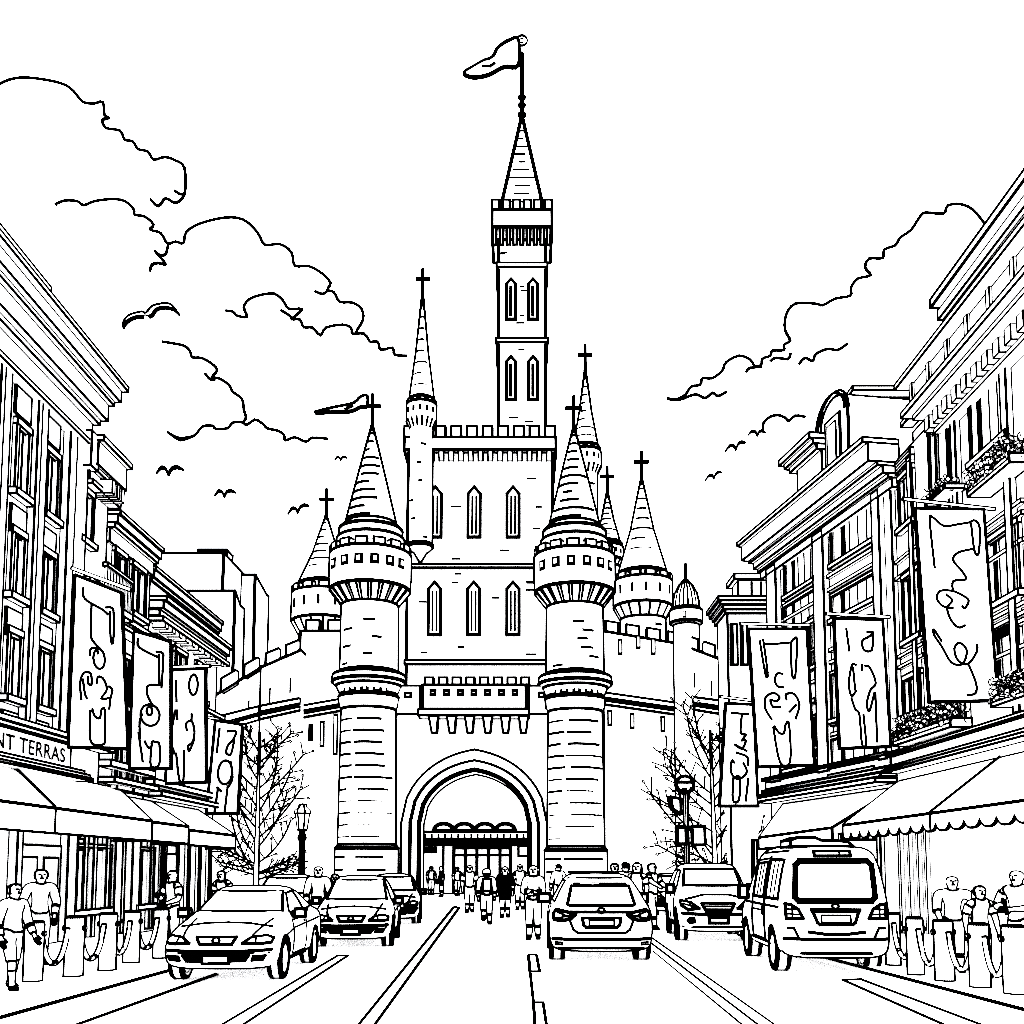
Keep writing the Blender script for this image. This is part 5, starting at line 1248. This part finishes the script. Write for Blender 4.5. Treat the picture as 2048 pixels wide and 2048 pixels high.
    if inkw:
        bv = BVHTree.FromPolygons([tuple(v) for v in V], Fs)
        fp = lambda dx, dz: (bv.ray_cast(Vector((hc.x + dx * h, hc.y + 1, hc.z + dz * h)), Vector((0, -1, 0)))[0] or hc + Vector((dx * h, fy, dz * h))) + Vector((0, .004, 0))
        for s_ in (-1, 1): S.line([fp(s_ * .014, .004), fp(s_ * .028, .004)], W3)
        S.line([fp(0, -.002), fp(.006, -.020), fp(-.002, -.022)], W3 * .8); S.line([fp(-.014, -.036), fp(.014, -.036)], W3)
        for s_ in (-1, 1): S.lathe(hc.x + s_ * .056 * h, hc.y - .004 * h, [(0, -.016 * h), (.009 * h, -.01 * h), (.011 * h, .006 * h), (0, .016 * h)], n=8, cz=hc.z - .004 * h, ink=0)
    body = S.build('body', t, mat='skin')
    bones = [(J[a], J[b_], nm, (RA[a] + RA[b_]) / 2) for a, b_, nm in BN]
    def cls(c):
        best = None
        for a, b_, nm, r in bones:
            ab = b_ - a; tt = max(0, min(1, (c - a).dot(ab) / max(ab.length_squared, 1e-9))); d = (c - a - ab * tt).length / r
            if best is None or d < best[0]: best = (d, nm, tt, a, b_)
        return best
    VN = [Vector() for _ in V]; cl = []
    for f in Fs:
        n = newell(V, f)
        for i in f: VN[i] += n
        cl.append(cls(sum((V[i] for i in f), Vector()) / len(f)))
    VN = [n.normalized() for n in VN]
    def shell(name, test, off, ink, mat='cloth', black=False):
        idx = {}; VV = []; FF = []
        for f, c in zip(Fs, cl):
            ce = sum((V[i] for i in f), Vector()) / len(f)
            if test(c, ce):
                for i in f:
                    if i not in idx: idx[i] = len(VV); VV.append(V[i] + VN[i] * off * h)
                FF.append(tuple(idx[i] for i in f))
        if FF:
            S = Shape(M); S.smooth(VV, FF, mat=1 if black else 0, ink=ink, boundary=not black); S.build(name, t, mat=mat)
    zw = .53 * h
    if shirt: shell('coat' if coat else 'shirt', lambda c, p: (c[1] == 'torso' and p.z > zw * (.80 if coat else 1)) or (c[1] == 'upper' and (sleeve >= 1 or c[2] < sleeve * 1.4)) or (c[1] == 'fore' and sleeve >= 1 and c[2] < .9) or (coat and c[1] == 'thigh' and p.z > .34 * h), .010, inkw, black=(coat == 'black'))
    if skirt:
        S = Shape(M); S.lathe(0, 0, [(.074 * h, .56 * h), (.095 * h, .50 * h), (.13 * h, skirt * h), (.11 * h, skirt * h)], n=24, ink=inkw, angle=50)
        for a in (60, 95, 125): S.line([(.1 * h * math.cos(R(a)), .1 * h * math.sin(R(a)), .47 * h), (.131 * h * math.cos(R(a)), .131 * h * math.sin(R(a)), skirt * h)], W3)
        S.build('skirt', t, mat='cloth')
    else:
        shell('trousers', lambda c, p: (c[1] == 'torso' and p.z <= zw) or c[1] == 'thigh' and (not shorts or c[2] < .8 or True) and p.z > (.27 * h if shorts else 0) or (c[1] == 'shin' and not shorts and c[2] < .9), .007, inkw)
    for s_ in (-1, 1): shell('shoe', lambda c, p: (c[1] == 'foot' or (c[1] == 'shin' and c[2] > .95)) and c[3].x * s_ > 0, .006, W3, black=True)
    cz_ = hc.z
    if hair: shell('hair', lambda c, p: (c[1] in ('head', 'neck')) and p.z > cz_ - (.075 if hairlen else .035) * h and (p.z > cz_ + .036 * h or p.y < hc.y - .006 * h), .010, inkw, black=(hair == 'black'))
    if hairlen and hair:
        S = Shape(M); S.lathe(hc.x, hc.y - .038 * h, [(0, .03 * h), (.055 * h, .0), (.062 * h, -.07 * h), (.052 * h, -hairlen * h), (0, -hairlen * h - .01 * h)], n=16, cz=hc.z, mat=1 if hair == 'black' else 0, ink=inkw, angle=60)
        S.build('long_hair', t, mat='cloth')
    if bag:
        S = Shape(M); bx, bz, bw, bh = bag
        S.hexa([(bx * h - bw * h, -.05 * h, bz * h - bh * h), (bx * h + bw * h, -.05 * h, bz * h - bh * h), (bx * h + bw * h, -.15 * h, bz * h - bh * h), (bx * h - bw * h, -.15 * h, bz * h - bh * h),
                (bx * h - bw * h * .9, -.06 * h, bz * h + bh * h), (bx * h + bw * h * .9, -.06 * h, bz * h + bh * h), (bx * h + bw * h * .9, -.13 * h, bz * h + bh * h), (bx * h - bw * h * .9, -.13 * h, bz * h + bh * h)], ink=inkw)
        S.build('backpack', t, mat='cloth')
    return t
def stride(f, b_=-.1):     # right leg forward by f
    return {1: ((0, f * .6, -.23), (0, f * .75, -.452)), -1: ((0, b_ * .3, -.235), (0, b_, -.44))}
def atpx(px, pyhead, pyfeet, z=0):
    g = ground(px, pyfeet, z); return g.x, g.y, at(px, pyhead, g.y).z - z
swing = lambda f: {1: ((.03, -f * .5, -.16), (.03, -f * .6 + .05, -.30)), -1: ((.03, f * .5, -.16), (.03, f + .05, -.29))}
# left pavement
x, y, h = atpx(20, 1762, 1980, KH)
person('child in a loose shirt and shorts walking past the first bollard at the left edge', x, y, h, 250, legs=stride(.10, -.06), arms=swing(.06), shorts=True, fingers=True, hair='white', sleeve=1, z0=KH)
y = 16.9; person('man standing in the shop doorway on the left with hands by his hips', at(80, 1800, y).x, y, at(80, 1734, y).z - KH, 215, arms={1: ((.05, -.03, -.15), (.02, .05, -.29)), -1: ((.05, -.03, -.15), (.02, .05, -.29))}, hair='white', sleeve=1, z0=KH, fingers=True)
y = 19.6; person('dark haired woman with a folded arm standing behind the nearest sedan', at(345, 1800, y).x, y, at(345, 1737, y).z - KH, 150, arms={1: ((.03, .06, -.15), (-.05, .16, -.13)), -1: ((.03, .02, -.16), (-.02, .13, -.20))}, z0=KH, fingers=True, woman=True)
y = 25.0; person('person bending over behind the roof of the nearest sedan', at(449, 1760, y).x, y, at(449, 1739, y).z - KH, 170, lean=.25, hair='white', z0=KH)
y = 24.5; person('man standing between the lamp and the second sedan', at(636, 1800, y).x, y, at(636, 1729, y).z, 185, hair=None, sleeve=1)
y = 29.0; person('person whose head shows over the roof of the second sedan', at(670, 1760, y).x, y, at(670, 1746, y).z, 180, hair='white', sleeve=.5)
# crowd at the gate
crowd = [
 (('man in dark clothes at the left of the gate crowd',), 883, 1730, 1794, dict(heading=100, coat='black', sleeve=1)),
 (('slim person beside the man in dark clothes under the gate',), 914, 1733, 1792, dict(heading=200, hair='black', legs=stride(.08))),
 (('broad man in a white shirt walking towards the gate',), 939, 1728, 1826, dict(heading=185, legs=stride(.07, -.08), hair='black', sleeve=.6)),
 (('walker with a white backpack in the middle of the crowd, one foot raised',), 973, 1735, 1850, dict(heading=5, legs={1: ((0, .03, -.235), (0, 0, -.455)), -1: ((0, .02, -.22), (0, -.16, -.36))}, hair='white', bag=(0, .70, .075, .10), sleeve=1)),
 (('tall person in a long black open coat right of the backpack walker',), 1010, 1731, 1836, dict(heading=180, coat='black', sleeve=1, legs=stride(.08, -.05))),
 (('man in a pale shirt with dark shoes right of the black coat',), 1040, 1725, 1820, dict(heading=180, sleeve=.6, legs=stride(.05, -.05))),
 (('woman with long dark hair in front, walking with arms folded',), 1067, 1727, 1880, dict(heading=175, hairlen=.16, woman=True, arms={1: ((.03, .02, -.16), (-.10, .10, -.17)), -1: ((.03, .02, -.16), (-.10, .10, -.19))}, legs=stride(.05, -.05), sleeve=1)),
 (('person with a dark ponytail just left of the tall hatchback',), 1117, 1718, 1822, dict(heading=20, hair='black', sleeve=1, woman=True)),
 (('small figure at the foot of the left arch pier',), 862, 1728, 1790, dict(heading=200, hair='black')),
]
for (lb,), px, pt, pb, kw in crowd:
    x, y, h = atpx(px, pt, pb); h = max(1.45, min(h, 1.92))
    person(lb, x, y, h, inkw=W2 if pb > 1840 else W3 * 1.1, **kw)
# right side behind the hatchback
for lb, px, pt, Y, kw in (('person half hidden by the right gate tower base', 1229, 1722, 33.0, dict(heading=180, hair='white')),
                          ('dark haired man seen over the roof of the hatchback', 1251, 1721, 29.0, dict(heading=10, hair='black', sleeve=1)),
                          ('woman with dark shoulder length hair crossing behind the hatchback', 1274, 1722, 27.0, dict(heading=160, hairlen=.10, woman=True)),
                          ('person reaching out an arm in front of the farthest right car', 1303, 1724, 28.5, dict(heading=230, arms={1: ((.05, .10, -.08), (.06, .22, -.14)), -1: ((.05, .08, -.12), (.05, .2, -.18))}, legs=stride(.1, -.1)))):
    p = at(px, pt, Y); person(lb, p.x, Y, min(1.9, p.z), **kw)
# right pavement
y = 15.7; p = at(1903, 1747, y); person('bald man in a loose shirt leaning sideways behind the second right bollard', p.x, y, p.z - KH, 170, arms={1: ((.03, .06, -.16), (.0, .12, -.28)), -1: ((.13, .03, -.12), (.05, .13, -.20))}, hair=None, z0=KH, fingers=True, sleeve=.9, wide=1.22)
y = 14.9; p = at(1958, 1767, y); person('person with long pale hair standing in front of a bollard chain on the right', p.x, y, p.z - KH, 185, hair='white', hairlen=.13, woman=True, z0=KH, fingers=True, sleeve=.5, wide=1.12)
y = 14.5; p = at(2034, 1734, y); person('tall person at the right edge with folded arms turned to the side', p.x, y, p.z - KH, 120, arms={1: ((.05, .05, -.15), (-.08, .15, -.12)), -1: ((.05, .05, -.15), (-.08, .15, -.16))}, hair=None, z0=KH, fingers=True, sleeve=.6, wide=1.15)
